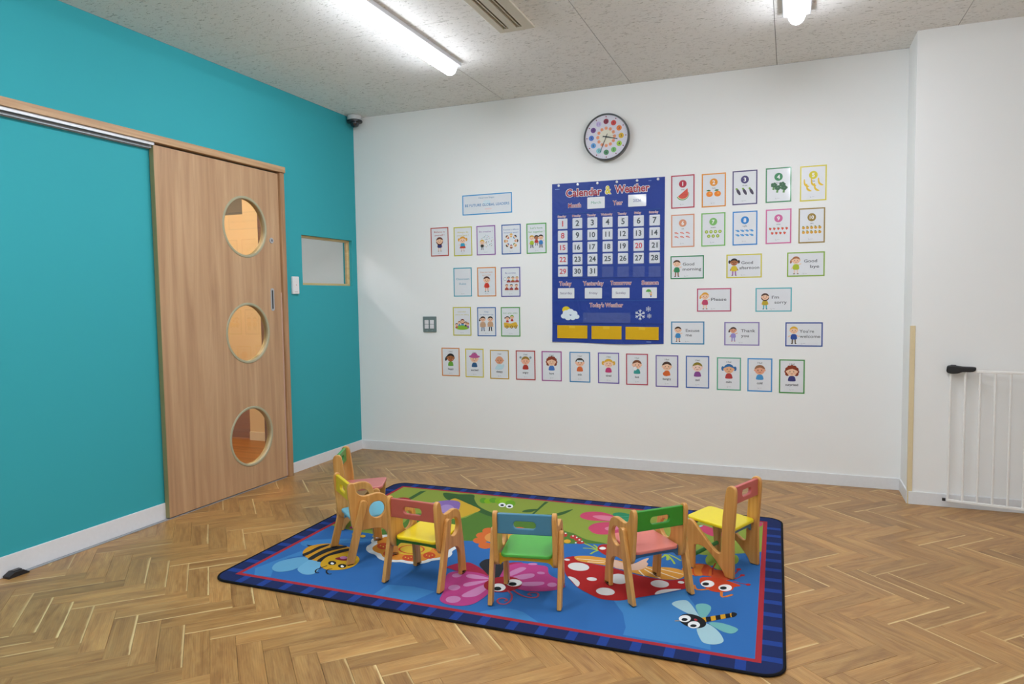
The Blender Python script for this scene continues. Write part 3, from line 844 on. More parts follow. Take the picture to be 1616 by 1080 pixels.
poster('slogan_poster', 'yellow bordered poster saying always do your best, blonde girl running', 0.929, 1.611, 'C8C436', group=GA,
       draw=lambda P: (kid(P, -0.002, -0.073, 0.108, 'E2A233', 'F3CDB0', '2F9BC0', 'F0CDB4', 'pig', 'out', '6A5A80', .23), P.poly('C8412E', [(-.022, -.036), (.018, -.036), (.022, -.050), (-.028, -.050)])),
       texts=[('C9BE3A', 'Always do', 0, 0.068, 0.018, dict(w=0.090)), ('C9BE3A', 'your best !', 0, 0.045, 0.018, dict(w=0.094))])
def dots(P, cx, cy, r, seed=3):
    q = random.Random(seed); cs = ['2F7F9C', '3E9A4E', 'C23A34', 'DDA92E', '3A5FA0', '555555']
    for i in range(46):
        a = q.random() * 6.283; d = r * math.sqrt(q.random())
        P.ell(cs[i % 6], cx + d * math.cos(a), cy + d * math.sin(a), .0028, .0022, 6)
poster('slogan_poster', 'purple bordered poster saying be creative, child beside a cloud of icons', 1.115, 1.611, '8E55A2', group=GA,
       draw=lambda P: (dots(P, 0.012, -0.003, 0.048), kid(P, -0.030, -0.068, 0.072, 'DDB02E', 'F3CDB0', '3A342E', '4A443C', 'short', 'out', big=.24)),
       texts=[('8E55A2', 'Be creative !', 0, 0.064, 0.018, dict(w=0.105))])
def ring_kids(P):
    hs = ['E0B040', '6A3A28', 'C88A3A', '3A2A22', '8A4A2A', 'D0A050', '5A3420', '2E2422']; sh = ['E0B83A', 'B83A34', 'D08A3A', '3A4A9A', '8A3A6A', '4E9A4E', 'C86A2A', '3A8AB0']
    for i in range(8):
        a = R(90 + 45 * i); x, y = 0.043 * math.cos(a), -0.012 + 0.043 * math.sin(a)
        P.ell(sh[i], x * .8, -0.012 + (y + .012) * .8, .009, n=8); P.ell('F0C6A4', x, y, .011, n=10); P.poly(hs[i], ell(x, y, .012, .012, 8, math.degrees(a) - 80, math.degrees(a) + 80))
poster('slogan_poster', 'blue bordered poster with a ring of children, everyone is special', 1.313, 1.610, '2E5FA8', group=GA, draw=ring_kids,
       texts=[('3A6AB0', 'Everyone is different', 0, 0.070, 0.013, dict(w=0.118)), ('3A6AB0', 'everyone is special !', 0, 0.049, 0.013, dict(w=0.112))])
poster('slogan_poster', 'green bordered poster with three boys, let us have fun together', 1.506, 1.608, '55A646', group=GA,
       draw=lambda P: (kid(P, -0.035, -0.066, 0.088, 'D9A62E', 'F3CDB0', 'A8C22E', '2E3A4A', 'short', 'wave', big=.2), kid(P, 0.0, -0.050, 0.072, '2E2420', 'A86A44', 'C23A34', '2E3A5A', 'short', big=.23), kid(P, 0.033, -0.066, 0.090, '2E2420', 'F0C6A4', '3A7FC2', '3A342E', 'short', 'wave', big=.2)),
       texts=[('5AA648', "Let's have", 0, 0.074, 0.019, dict(w=0.090)), ('5AA648', 'fun together !', 0, 0.047, 0.019, dict(w=0.118))])
# rules
poster('rule_poster', 'turquoise bordered title card reading classroom rules', 0.921, 1.311, '33A0B8', group=GB_,
       texts=[('3A98B4', 'Classroom', 0, 0.024, 0.022, dict(w=0.108)), ('3A98B4', 'Rules', 0, -0.012, 0.022, dict(w=0.055))])
poster('rule_poster', 'orange bordered poster with a boy in a red shirt', 1.115, 1.309, 'E08A36', group=GB_,
       draw=lambda P: kid(P, 0.001, -0.073, 0.112, '5A3226', 'F1C7A6', 'CF3A2C', 'E9B090', 'short', shoes='2E8A9A', big=.22),
       texts=[('D98A4A', 'Keep your hands', 0, 0.071, 0.014, dict(w=0.098)), ('D98A4A', 'to yourself', 0, 0.050, 0.014, dict(w=0.066))])
def desks(P):
    P.ell('6A7F8A', -0.043, 0.022, .011, n=16); P.ell('F0F2F2', -0.043, 0.022, .009, n=16)
    for i, (x, y) in enumerate([(-.015, .005), (.018, .005), (.05, .005), (-.030, -.050), (.006, -.050), (.045, -.050)]):
        bust(P, x, y, .034, ['3A3A6A', '2E2420', 'B08A3A', '8A2E2A', '2E2A4A', '7A3A2A'][i], 'F1C7A6', ['4A4AA0', 'A8B83A', 'C86A9A', 'C23A34', '5A5AB0', 'C2503A'][i])
        P.poly('A8483A', [(x - .016, y - .008), (x + .016, y - .008), (x + .013, y + .006), (x - .013, y + .006)])
poster('rule_poster', 'indigo bordered poster with six pupils at desks, be on time', 1.304, 1.304, '4F4AA0', group=GB_, draw=desks,
       texts=[('4A4AA0', 'Be on time', 0, 0.065, 0.016, dict(w=0.080))])
def picnic(P):
    P.ell('8FBF3A', 0, -0.046, .058, .018)
    for x, y, c, s_ in [(-.045, -.05, '5A2E2A', 'C23A5A'), (-.022, -.034, 'B0703A', '4A8AC0'), (.030, -.038, '3A2A22', '3A3A5A'), (.048, -.046, 'A86A3A', '9A5AB0')]: bust(P, x, y, .036, c, 'F1C7A6', s_)
    bust(P, .004, -.030, .046, '7A3A2A', 'F1C7A6', '5AA0C8', 'long')
poster('rule_poster', 'lime bordered poster with a group of children on grass', 0.910, 1.020, 'C8C23A', group=GB_, draw=picnic,
       texts=[('C9BE3A', 'Listen when', 0, 0.072, 0.013, dict(w=0.066)), ('C9BE3A', 'others are talking', 0, 0.050, 0.013, dict(w=0.112))])
poster('rule_poster', 'blue bordered poster with two children carrying boxes', 1.110, 1.017, '2E6AAE', group=GB_,
       draw=lambda P: (kid(P, -.030, -.068, .106, '2E2420', 'EFC0A0', '6AA0B8', '5A7A9A', 'tail', big=.19), kid(P, .030, -.068, .106, '2E2A22', 'EFC0A0', '6AA0B8', '2A2E38', 'short', big=.19),
                       P.blob('C8A080', [(-.048, -.005), (-.012, -.005), (-.010, -.038), (-.050, -.038)], 2), P.blob('C8A080', [(.012, -.002), (.048, -.002), (.050, -.035), (.010, -.035)], 2)),
       texts=[('3A72B4', 'Keep', 0, 0.073, 0.013, dict(w=0.030)), ('3A72B4', 'the classroom tidy', 0, 0.052, 0.013, dict(w=0.110))])
def car(P):
    bust(P, -.024, -.004, .044, '2A2624', 'EFC0A0', 'C23A34', 'pig'); bust(P, .012, .004, .044, '7AB03A', 'EFC0A0', 'C23A34')
    P.blob('DDB23A', [(-.048, -.005), (0, -.012), (.040, -.002), (.052, -.018), (.050, -.036), (-.040, -.042), (-.050, -.028)], 3)
    for x in (-.028, .008, .040): P.ell('8A6A2A', x, -.038, .011, n=12); P.ell('E6C86A', x, -.038, .005, n=8)
poster('rule_poster', 'green bordered poster with two children in a yellow toy car', 1.299, 1.016, '4E9A3E', group=GB_, draw=car,
       texts=[('5AA648', "Let's play safely", 0, 0.064, 0.014, dict(w=0.112))])
# feelings
SK, SB = 'F1C7A6', '9A5A3A'
feel = [('happy', 0.809, 0.714, 'DC8A3A', 'girl with black ponytail', dict(hair='1F1D20', skin='A8683E', shirt='6AA83A', style='tail')),
        ('excited', 1.006, 0.710, 'E0CE2E', 'child in pink sun hat', dict(hair='C05A92', skin='F1C7A6', shirt='2E5A86', style='hat')),
        ('sleepy', 1.207, 0.703, 'CBA02E', 'baby in pale blue', dict(hair='C08A6A', skin='D89A78', shirt='BFDDE4', style='bald')),
        ('angry', 1.411, 0.702, 'B83A34', 'steaming boy with brown hair', dict(hair='9A7A2E', skin='F1B79A', shirt='B8382E', style='short')),
        ('hurt', 1.609, 0.700, 'A84A96', 'curly red haired girl', dict(hair='8A3A22', skin='F1C7A6', shirt='4A78C2', style='curly')),
        ('sick', 1.817, 0.698, '3E8AC0', 'child with ice pack in orange', dict(hair='3A3836', skin='F1C0A0', shirt='DE6A34', style='short')),
        ('tired', 2.022, 0.696, '7260B0', 'blonde girl with pigtails', dict(hair='E2AE34', skin='F3CDB0', shirt='C23A72', style='pig')),
        ('hot', 2.219, 0.692, 'B83A52', 'sweating boy with a towel', dict(hair='7A4A2E', skin='F1C0A0', shirt='3A9A92', style='short')),
        ('hungry', 2.420, 0.685, '6A58A4', 'boy with dark hair in orange', dict(hair='4A3228', skin='F1C7A6', shirt='DE6A2E', style='short')),
        ('sad', 2.619, 0.684, '2E62B0', 'boy with olive hair in purple', dict(hair='8A7A24', skin='F1D0C0', shirt='8A4A92', style='short')),
        ('calm', 2.817, 0.677, '5EB08E', 'child in blue headscarf', dict(hair='2E6EA8', skin='E8B084', shirt='B83A3A', style='pig')),
        ('cold', 3.006, 0.675, '3A96D8', 'shivering boy in blue', dict(hair='9A6A4A', skin='E8A888', shirt='4A96CE', style='short')),
        ('surprised', 3.196, 0.671, '3E9440', 'girl with long red curls', dict(hair='8A3418', skin='F1C7A6', shirt='3A3A78', style='curly'))]
def feel_draw(k):
    def f(P):
        bust(P, 0, -0.030, 0.092, k['hair'], k['skin'], k['shirt'], k['style'])
        if k['shirt'] == 'B8382E':
            for s_ in (-1, 1): P.ell('8FA0A8', s_ * .038, .056, .009, n=10)
        if k['shirt'] == 'BFDDE4': P.blob('BFDDE4', [(-.034, -.036), (-.02, -.008), (.01, -.012), (.032, .004), (.036, -.012), (.018, -.036)], 3)
        if k['hair'] == '3A3836': P.poly('DCE8EE', [(-.024, .036), (.024, .036), (.020, .048), (-.020, .048)])
        if k['shirt'] == '3A9A92': P.ell('F0F2F2', -.012, .006, .012, .014, 10)
        if k['shirt'] == 'DE6A2E': P.ell('DE6A2E', -.004, -.018, .024, .016, 12)
    return f
for wd, cx, cz, cl, desc, k in feel:
    poster('feeling_poster', 'feeling card reading I feel %s, %s' % (wd, desc), cx, cz, cl, group=GC, draw=feel_draw(k),
           texts=[('4A4A4E', 'I feel', 0.0, 0.078, 0.0155, {}), ('4E5054', wd, 0, -0.052, 0.020, dict(bold=0.022))], markpos=(0, -0.084))
# numbers
def banana(P, x, y, r):
    P.blob('E6C02A', [(x - .012, y + .022), (x - .006, y + .024), (x - .002, y), (x + .010, y - .012), (x + .020, y - .020), (x + .006, y - .022), (x - .010, y - .008)], 3)
def melon(P):
    P.poly('4E8A3A', ell(0, -.020, .040, .036, 16, 190, 375, 10) ); P.poly('E0E6C0', ell(.001, -.019, .037, .032, 16, 190, 375, 10)); P.poly('DE5A4A', ell(.002, -.018, .034, .029, 16, 190, 375, 10) + [(.030, .020)])
    for i in range(6): P.ell('5A2A2A', -.016 + .008 * i, -.022 + .004 * (i % 2), .0012, .002, 6)
def mandarins(P):
    for x in (-.026, .024): P.ell('F08A2A', x, -.024, .021, .018, 16); P.ell('F6A84E', x + .004, -.020, .008, .006, 10); P.blob('3A7A3A', [(x - .020, -.002), (x - .004, -.006), (x + .008, 0), (x - .008, .004)], 3)
def aubergines(P):
    for x in (-.042, -.004, .036): P.ell('4A4256', x + .004, -.026, .009, .023, 12, rot=28); P.ell('7FA83A', x - .007, -.006, .007, .006, 8)
def broccoli(P):
    for x, y in ((-.026, -.004), (.022, -.002), (-.004, -.022), (.034, -.024)):
        P.poly('6A9A5A', [(x - .006, y), (x + .006, y), (x + .002, y - .026), (x - .010, y - .024)])
        for a in range(5): P.ell('3E6A4A', x + .011 * math.cos(a * 1.25), y + .005 + .008 * math.sin(a * 1.25), .009, .008, 9)
def bananas(P):
    for x, y in ((-.036, .002), (.004, .004), (.044, .006), (-.022, -.026), (.022, -.026)): banana(P, x - .006, y, 1)
def grid(P, xs_, ys_, fn):
    for y, row in zip(ys_, xs_):
        for x in row: fn(P, x, y)
def prawn(P, x, y): P.blob('E0796A', [(x - .013, y + .007), (x, y + .008), (x + .010, y + .001), (x + .014, y - .006), (x + .002, y - .002), (x - .010, y + .001)], 3); P.line('F2C4BA', [(x - .008, y + .005), (x + .006, y + .001)], .0018)
def kiwi(P, x, y): P.ell('7A9A2A', x, y, .0105, n=12); P.ell('A8C23A', x, y, .0085, n=12); P.ell('E8EAC0', x, y, .0035, n=8)
def fish(P, x, y): P.ell('5AA0DA', x, y, .011, .0065, 10, rot=-25); P.poly('3A86C6', [(x - .009, y + .003), (x - .015, y + .010), (x - .014, y)])
def berry(P, x, y): P.blob('D8503E', [(x, y + .007), (x + .008, y + .003), (x, y - .009), (x - .008, y + .003)], 3); P.ell('5A9A3A', x - .003, y + .007, .004, .002, 6)
def peach(P, x, y): P.ell('D8A23A', x, y - .001, .009, .009, 10); P.ell('5A7A2A', x - .003, y + .008, .005, .003, 6)
nums = [('1', 'one', 2.523, 1.866, 'B8344A', 'watermelon slice', melon, -.008), ('2', 'two', 2.718, 1.862, 'E8962E', 'mandarins', mandarins, 0), ('3', 'three', 2.908, 1.865, '4E4678', 'aubergines', aubergines, -.006),
        ('4', 'four', 3.107, 1.867, '3E8A5A', 'broccoli', broccoli, -.004), ('5', 'five', 3.306, 1.863, 'DACB2E', 'bananas', bananas, 0),
        ('6', 'six', 2.523, 1.612, 'DE9A78', 'prawns', lambda P: grid(P, [[-.040, -.004, .032]] * 2, [-.016, -.042], prawn), 0),
        ('7', 'seven', 2.716, 1.611, '7FBF68', 'kiwi slices', lambda P: grid(P, [[-.042, -.014, .014, .042], [-.028, 0, .028]], [-.014, -.042], kiwi), 0),
        ('8', 'eight', 2.910, 1.610, '2F86D0', 'blue fish', lambda P: grid(P, [[-.042, -.014, .014, .042]] * 2, [-.016, -.044], fish), 0),
        ('9', 'nine', 3.109, 1.611, 'D2689E', 'strawberries', lambda P: grid(P, [[-.048, -.024, 0, .024, .048], [-.036, -.012, .012, .036]], [-.014, -.042], berry), 0),
        ('10', 'ten', 3.300, 1.607, '9A7E34', 'brown fruits', lambda P: grid(P, [[-.046, -.023, 0, .023, .046]] * 2, [-.012, -.040], peach), 0)]
for n_, wd, cx, cz, cl, desc, fn, dy in nums:
    def dr(P, fn=fn, cl=cl, n_=n_):
        P.ell(cl, 0, 0.050, 0.0245, n=28); fn(P)
        P.text('F2F2F2', n_, 0, 0.050, 0.034 if len(n_) == 1 else 0.029, bold=0.03)
    poster('number_poster', 'number card %s with %s' % (n_, desc), cx, cz, cl, group=GD, draw=dr, texts=[('5A5A5E', wd, 0, 0.014, 0.014, {})], markpos=(-.006, -.082))
# greetings
def greet(name, cx, cz, cl, lines, k, sx=-0.066, s=0.108, fy=-0.060, mx=-.005):
    poster('greeting_poster', name, cx, cz, cl, False, group=GE, draw=lambda P: kid(P, sx, fy, s, **k),
           texts=[('5A5C60', b, x, y, 0.0265, dict(align='L', w=w_, bold=0.010)) for b, x, y, w_ in lines], markpos=(mx, -0.057))
greet('green bordered greeting card reading good morning', 2.551, 1.373, '2F8A5A', [('Good', -.028, .021, .074), ('morning', -.028, -.012, .118)], dict(hair='5A3A26', shirt='2F8A5A', legs='9A6A52', style='short', arms='wave'))
greet('yellow bordered greeting card reading good afternoon', 2.906, 1.371, 'D8CC3E', [('Good', -.016, .021, .070), ('afternoon', -.028, -.011, .120)], dict(hair='2E2422', skin='A8683E', shirt='DCC22E', legs='A86AB0', style='pig'), -.060)
greet('lime bordered greeting card reading good bye', 3.269, 1.371, '8EB43A', [('Good', -.010, .020, .074), ('bye', .026, -.014, .050)], dict(hair='A86A44', shirt='B4C22E', legs='EAD0C0', style='tail', arms='wave'), -.056)
greet('rose bordered greeting card reading please', 2.722, 1.157, 'C24A72', [('Please', -.018, .004, .096)], dict(hair='E2A030', shirt='C2446A', legs='F0CDB4', style='tail', arms='wave', shoes='3A2E32'), -.056)
greet('aqua bordered greeting card reading I am sorry', 3.084, 1.154, '5EB8C2', [("I'm", -.010, .016, .042), ('sorry', .006, -.016, .072)], dict(hair='5A3E34', shirt='C2A82E', legs='4EB4C2', style='long'), -.050, .100)
greet('blue bordered greeting card reading excuse me, running boy', 2.555, 0.942, '3A8AB8', [('Excuse', -.012, .016, .088), ('me', -.012, -.014, .040)], dict(hair='4A3426', shirt='3A8AC2', legs='C89070', style='short', arms='wave'), -.062, .100)
greet('lavender bordered greeting card reading thank you', 2.895, 0.938, '8E7EBA', [('Thank', -.006, .020, .088), ('you', -.004, -.012, .048)], dict(hair='4A3A34', skin='E0A080', shirt='9A8ED0', legs='9A8ED0', style='tail', arms='wave', shoes='B83A34'), -.052, .092, -.050)
greet("royal blue bordered greeting card reading you're welcome", 3.263, 0.936, '2A4E9E', [("You're", -.026, .020, .084), ('welcome', -.024, -.012, .118)], dict(hair='E2B034', shirt='2A4E9E', legs='6A5A48', style='short', arms='out'), -.058, .108)

# ================================================================== CALENDAR POCKET CHART
CX, CZ = 2.0125, 1.421
def cl_(x, z): return (x - CX - (z - CZ) * 0.009, z - CZ)
chart = thing('calendar_chart', 'blue fabric calendar and weather pocket chart hanging on the wall', 'calendar', (CX, 0, CZ), (R(90), R(0.5), 0))
def fabric_material():
    m, nt, b = new_mat('blue_nylon')
    tc = node(nt, 'ShaderNodeTexCoord')
    n1 = node(nt, 'ShaderNodeTexNoise'); n1.inputs['Scale'].default_value = 7; n1.inputs['Detail'].default_value = 3; n1.inputs['Distortion'].default_value = 1.4
    nt.links.new(tc.outputs['Object'], n1.inputs['Vector'])
    b.inputs['Base Color'].default_value = rgb('0F3590')
    b.inputs['Roughness'].default_value = 0.5
    bp = node(nt, 'ShaderNodeBump'); bp.inputs['Strength'].default_value = 0.5; bp.inputs['Distance'].default_value = 0.012
    nt.links.new(n1.outputs['Fac'], bp.inputs['Height']); nt.links.new(bp.outputs[0], b.inputs['Normal'])
    return m
M_FAB = fabric_material()
fb = MB(); NX, NY = 26, 36; vs_ = []
CW, CH = 0.781, 1.107
for j in range(NY + 1):
    for i in range(NX + 1):
        x = -CW / 2 + CW * i / NX; y = -CH / 2 + CH * j / NY
        zz = 0.0035 + 0.0008 * math.sin(9 * x + 2) * math.sin(7 * y) + (0.004 * max(0, (-y - 0.50) / 0.05) * (0.5 + 0.5 * math.sin(12 * x)) if y < -0.50 else 0)
        vs_.append((x, y - (0.004 * math.sin(8 * x + 1) if j == 0 else 0), zz))
fs = [(j * (NX + 1) + i, j * (NX + 1) + i + 1, (j + 1) * (NX + 1) + i + 1, (j + 1) * (NX + 1) + i) for j in range(NY) for i in range(NX)]
fb.add(vs_, fs, M_FAB, True)
n0 = len(vs_)
fb.add([(x, y, 0.0004) for x, y, z in vs_], [f[::-1] for f in fs], M_FAB, True)
edge = [i for i in range(NX + 1)] + [j * (NX + 1) + NX for j in range(1, NY + 1)] + [NY * (NX + 1) + i for i in range(NX - 1, -1, -1)] + [j * (NX + 1) for j in range(NY - 1, 0, -1)]
for a, b2 in zip(edge, edge[1:] + edge[:1]):
    fb.f.append([n0 + a, n0 + b2, b2, a]); fb.mi.append(0); fb.sm.append(False)
fb.build('fabric', chart)
ZT = 0.0052
def chart_line(z, x0=1.625, x1=2.398, col='17407E', t=0.003):
    a, b2 = cl_(x0, z), cl_(x1, z)
    MB().box(a[0], b2[0], a[1] - t / 2, a[1] + t / 2, 0.003, ZT + 0.0002, plain(col, 0.6)).build('seam', chart)
chart_line(1.766, 1.651, 2.378, '1C5A9A', 0.002); chart_line(1.316, col='12307A'); chart_line(1.161, col='1C5AA0', t=0.002); chart_line(1.004, col='12307A', t=0.005)
def title(body, x0, x1, z, h, col='A8323E', ob=0.055, bold=0.008):
    c = cl_((x0 + x1) / 2, z)
    P = Pic(ZT); w_ = x1 - x0
    v, f = text_geo(body, bold); tw = (max(p[0] for p in v) - min(p[0] for p in v))
    k = w_ / tw
    v2, f2 = text_geo(body, ob); tw2 = (max(p[0] for p in v2) - min(p[0] for p in v2))
    P.text('E9E6EC', body, c[0], c[1], h, w=tw2 * k, bold=ob); P.z += 2e-4
    P.text(col, body, c[0], c[1], h, w=w_, bold=bold)
    P.build('lettering', chart)
title('Calendar', 1.729, 1.981, 1.906, 0.072, 'A83242', .075, .025); title('&', 2.008, 2.047, 1.912, 0.074, 'E0D020', .075, .025); title('Weather', 2.073, 2.306, 1.912, 0.072, 'A83242', .075, .025)
title('Month', 1.745, 1.835, 1.820, 0.042); title('Year', 2.060, 2.125, 1.822, 0.042)
for k, dname in enumerate(('Sunday', 'Monday', 'Tuesday', 'Wednesday', 'Thursday', 'Friday', 'Saturday')):
    xc = 1.703 + k * 0.1063; ww = {'Wednesday': .078, 'Friday': .044}.get(dname, .060)
    title(dname, xc - .006 - ww / 2, xc - .006 + ww / 2, 1.748, 0.020, 'A84A5A', .07, .01)
title('Today', 1.674, 1.762, 1.281, 0.040); title('Yesterday', 1.846, 1.990, 1.281, 0.040); title('Tomorrow', 2.040, 2.184, 1.282, 0.040); title('Season', 2.254, 2.365, 1.281, 0.040)
title("Today's Weather", 1.892, 2.125, 1.131, 0.040)
P = Pic(ZT)
for x, z, w_ in ((1.666, 1.936, .034), (2.310, 1.955, .020), (2.300, .882, .032)):
    a = cl_(x, z); P.line('7F9AD4', [(a[0] - w_ / 2, a[1]), (a[0] + w_ / 2, a[1])], .004)
P.build('small_print', chart)
P = Pic(ZT)
a = cl_(1.722, 1.098); P.ell('E2CC22', a[0], a[1], .029, .024, 20)
a = cl_(1.750, 1.062)
for dx, dy, r in [(-.045, -.008, .022), (-.028, .012, .026), (.002, .022, .026), (.030, .010, .024), (.048, -.012, .020), (.020, -.018, .022), (-.015, -.018, .024)]: P.ell('DDE8F2', a[0] + dx, a[1] + dy, r, r * .8, 14)
P.build('cloud_print', chart)
P = Pic(ZT)
for x, z, r in ((2.242, 1.065, .036), (2.298, 1.104, .018), (2.304, 1.057, .016)):
    a = cl_(x, z)
    for k in range(6):
        th = R(60 * k + 30); d = (math.cos(th), math.sin(th)); n = (-d[1], d[0])
        P.line('E2E8EE', [a, (a[0] + r * d[0], a[1] + r * d[1])], r * .13)
        for sg in (-1, 1): P.line('E2E8EE', [(a[0] + .55 * r * d[0], a[1] + .55 * r * d[1]), (a[0] + .85 * r * d[0] + sg * .28 * r * n[0], a[1] + .85 * r * d[1] + sg * .28 * r * n[1])], r * .11)
P.build('snowflake_print', chart)
M_YEL = plain('DDAE0C', 0.55, 0.3, 0, 0, 0.25, 40)
for x0, x1, z0, z1 in ((1.655, 1.875, .898, .989), (1.904, 2.115, .896, .986), (2.142, 2.367, .896, .983)):
    a, b2 = cl_(x0, z0), cl_(x1, z1)
    yp = MB().bevbox(a[0], b2[0], a[1], b2[1], 0.004, 0.0085, M_YEL, 0.0012).build('yellow_pocket', chart)
    xm = a[0] + (b2[0] - a[0]) * .5
    MB().bevbox(xm - .022, xm + .022, b2[1] - .020, b2[1] - .002, 0.0085, 0.0092, plain('E6BC1E', 0.5), 0.0003).build('pull_tab', yp)
gr = MB().lathe([(0.0085, 0.0), (0.0085, 0.0075), (0.007, 0.009), (0.003, 0.0092)], plain('D9DADC', 0.25, 0.5, 0.2), 14).mesh('grommet')
for x in (1.676, 1.813, 1.953, 2.087, 2.225, 2.364):
    a = cl_(x, 1.961); obj('grommet', gr, chart, (a[0], a[1], 0.0002))
M_FILM = clear_film('clear_vinyl', 'C8D4EE', 0.05, 0.12)
pk = MB().box(-0.039, 0.039, -0.041, 0.030, 0.0100, 0.0102, M_FILM).mesh('clear_pocket')
def card(name, label, x, z, w_, h_, draw, group=None):
    t = thing(name, label, 'card', (x, -0.0056, z), (R(90), R(0.5), 0), group)
    mm_ = plate_mesh([rrect(-w_ / 2, w_ / 2, -h_ / 2, h_ / 2, 0.004, 3)], 0.0008, 0.0002, M_SHEET, 1); obj('sheet', mm_, t, (0, 0, 0.0006))
    P = Pic(0.0012); draw(P); P.build('lettering', t)
    return t
ONES = 'zero one two three four five six seven eight nine ten eleven twelve thirteen fourteen fifteen sixteen seventeen eighteen nineteen'.split()
def in_words(k): return ONES[k] if k < 20 else ('twenty' if k < 30 else 'thirty') + ('-' + ONES[k % 10] if k % 10 else '')
WEEKDAY = ('Sunday', 'Monday', 'Tuesday', 'Wednesday', 'Thursday', 'Friday', 'Saturday')
for d in range(1, 32):
    c, r = (d - 1) % 7, (d - 1) // 7
    x = 1.7025 + c * 0.1064 - r * 0.0004; z = 1.6995 - c * 0.0014 - r * 0.0828
    red = c == 0 or d == 20
    card('date_card', 'white date card with %s number %s in the %s column' % ('red' if red else 'dark', in_words(d), WEEKDAY[c]), x, z, 0.069, 0.071, lambda P: P.text('D8303A' if red else '2F3A3C', str(d), 0, 0.001, 0.054 if d < 10 else 0.049, bold=0.022), 'calendar date cards')
for r in range(5):
    for c in range(7):
        q = cl_(1.7025 + c * 0.1064, 1.6995 - c * 0.0014 - r * 0.0828); obj('clear_pocket', pk, chart, (q[0], q[1], 0))
GCARD = 'word cards in the calendar chart'
card('word_card', 'white card with green month name in the calendar chart', 1.942, 1.830, .122, .078, lambda P: P.text('5AA88A', 'March', 0, 0.002, .026, w=.068), GCARD)
card('word_card', 'white card with blue year in the calendar chart', 2.2245, 1.8275, .121, .079, lambda P: P.text('4A5A9A', '2026', 0, 0, .026, w=.054), GCARD)
card('word_card', 'white card reading Saturday under the word Today', 1.723, 1.216, .120, .072, lambda P: P.text('5A4A78', 'Saturday', 0, 0.001, .022, w=.086), GCARD)
card('word_card', 'white card reading Friday under the word Yesterday', 1.9195, 1.2135, .122, .073, lambda P: P.text('5A4A78', 'Friday', 0, 0.001, .022, w=.058), GCARD)
card('word_card', 'white card reading Sunday under the word Tomorrow', 2.1105, 1.212, .121, .072, lambda P: P.text('5A4A78', 'Sunday', 0, 0.001, .022, w=.070), GCARD)
def umbrella(P):
    P.poly('5AA84A', ell(-.006, .006, .018, .018, 12, 0, 180)); P.line('6A5A4A', [(-.006, .006), (0.002, -.012)], .0018); P.ell('E8B48A', .010, .001, .006, n=10); P.poly('E6A84A', [(.003, -.006), (.016, -.006), (.014, -.018), (.005, -.018)]); P.poly('4A6AC0', [(.005, -.018), (.014, -.018), (.013, -.028), (.006, -.028)])
card('picture_card', 'white season card with a green umbrella picture', 2.306, 1.210, .098, .072, umbrella)
q = cl_(2.010, 1.045); MB().box(q[0] - .165, q[0] + .165, q[1] - .034, q[1] + .033, 0.0060, 0.0062, M_FILM).build('weather_pocket', chart)

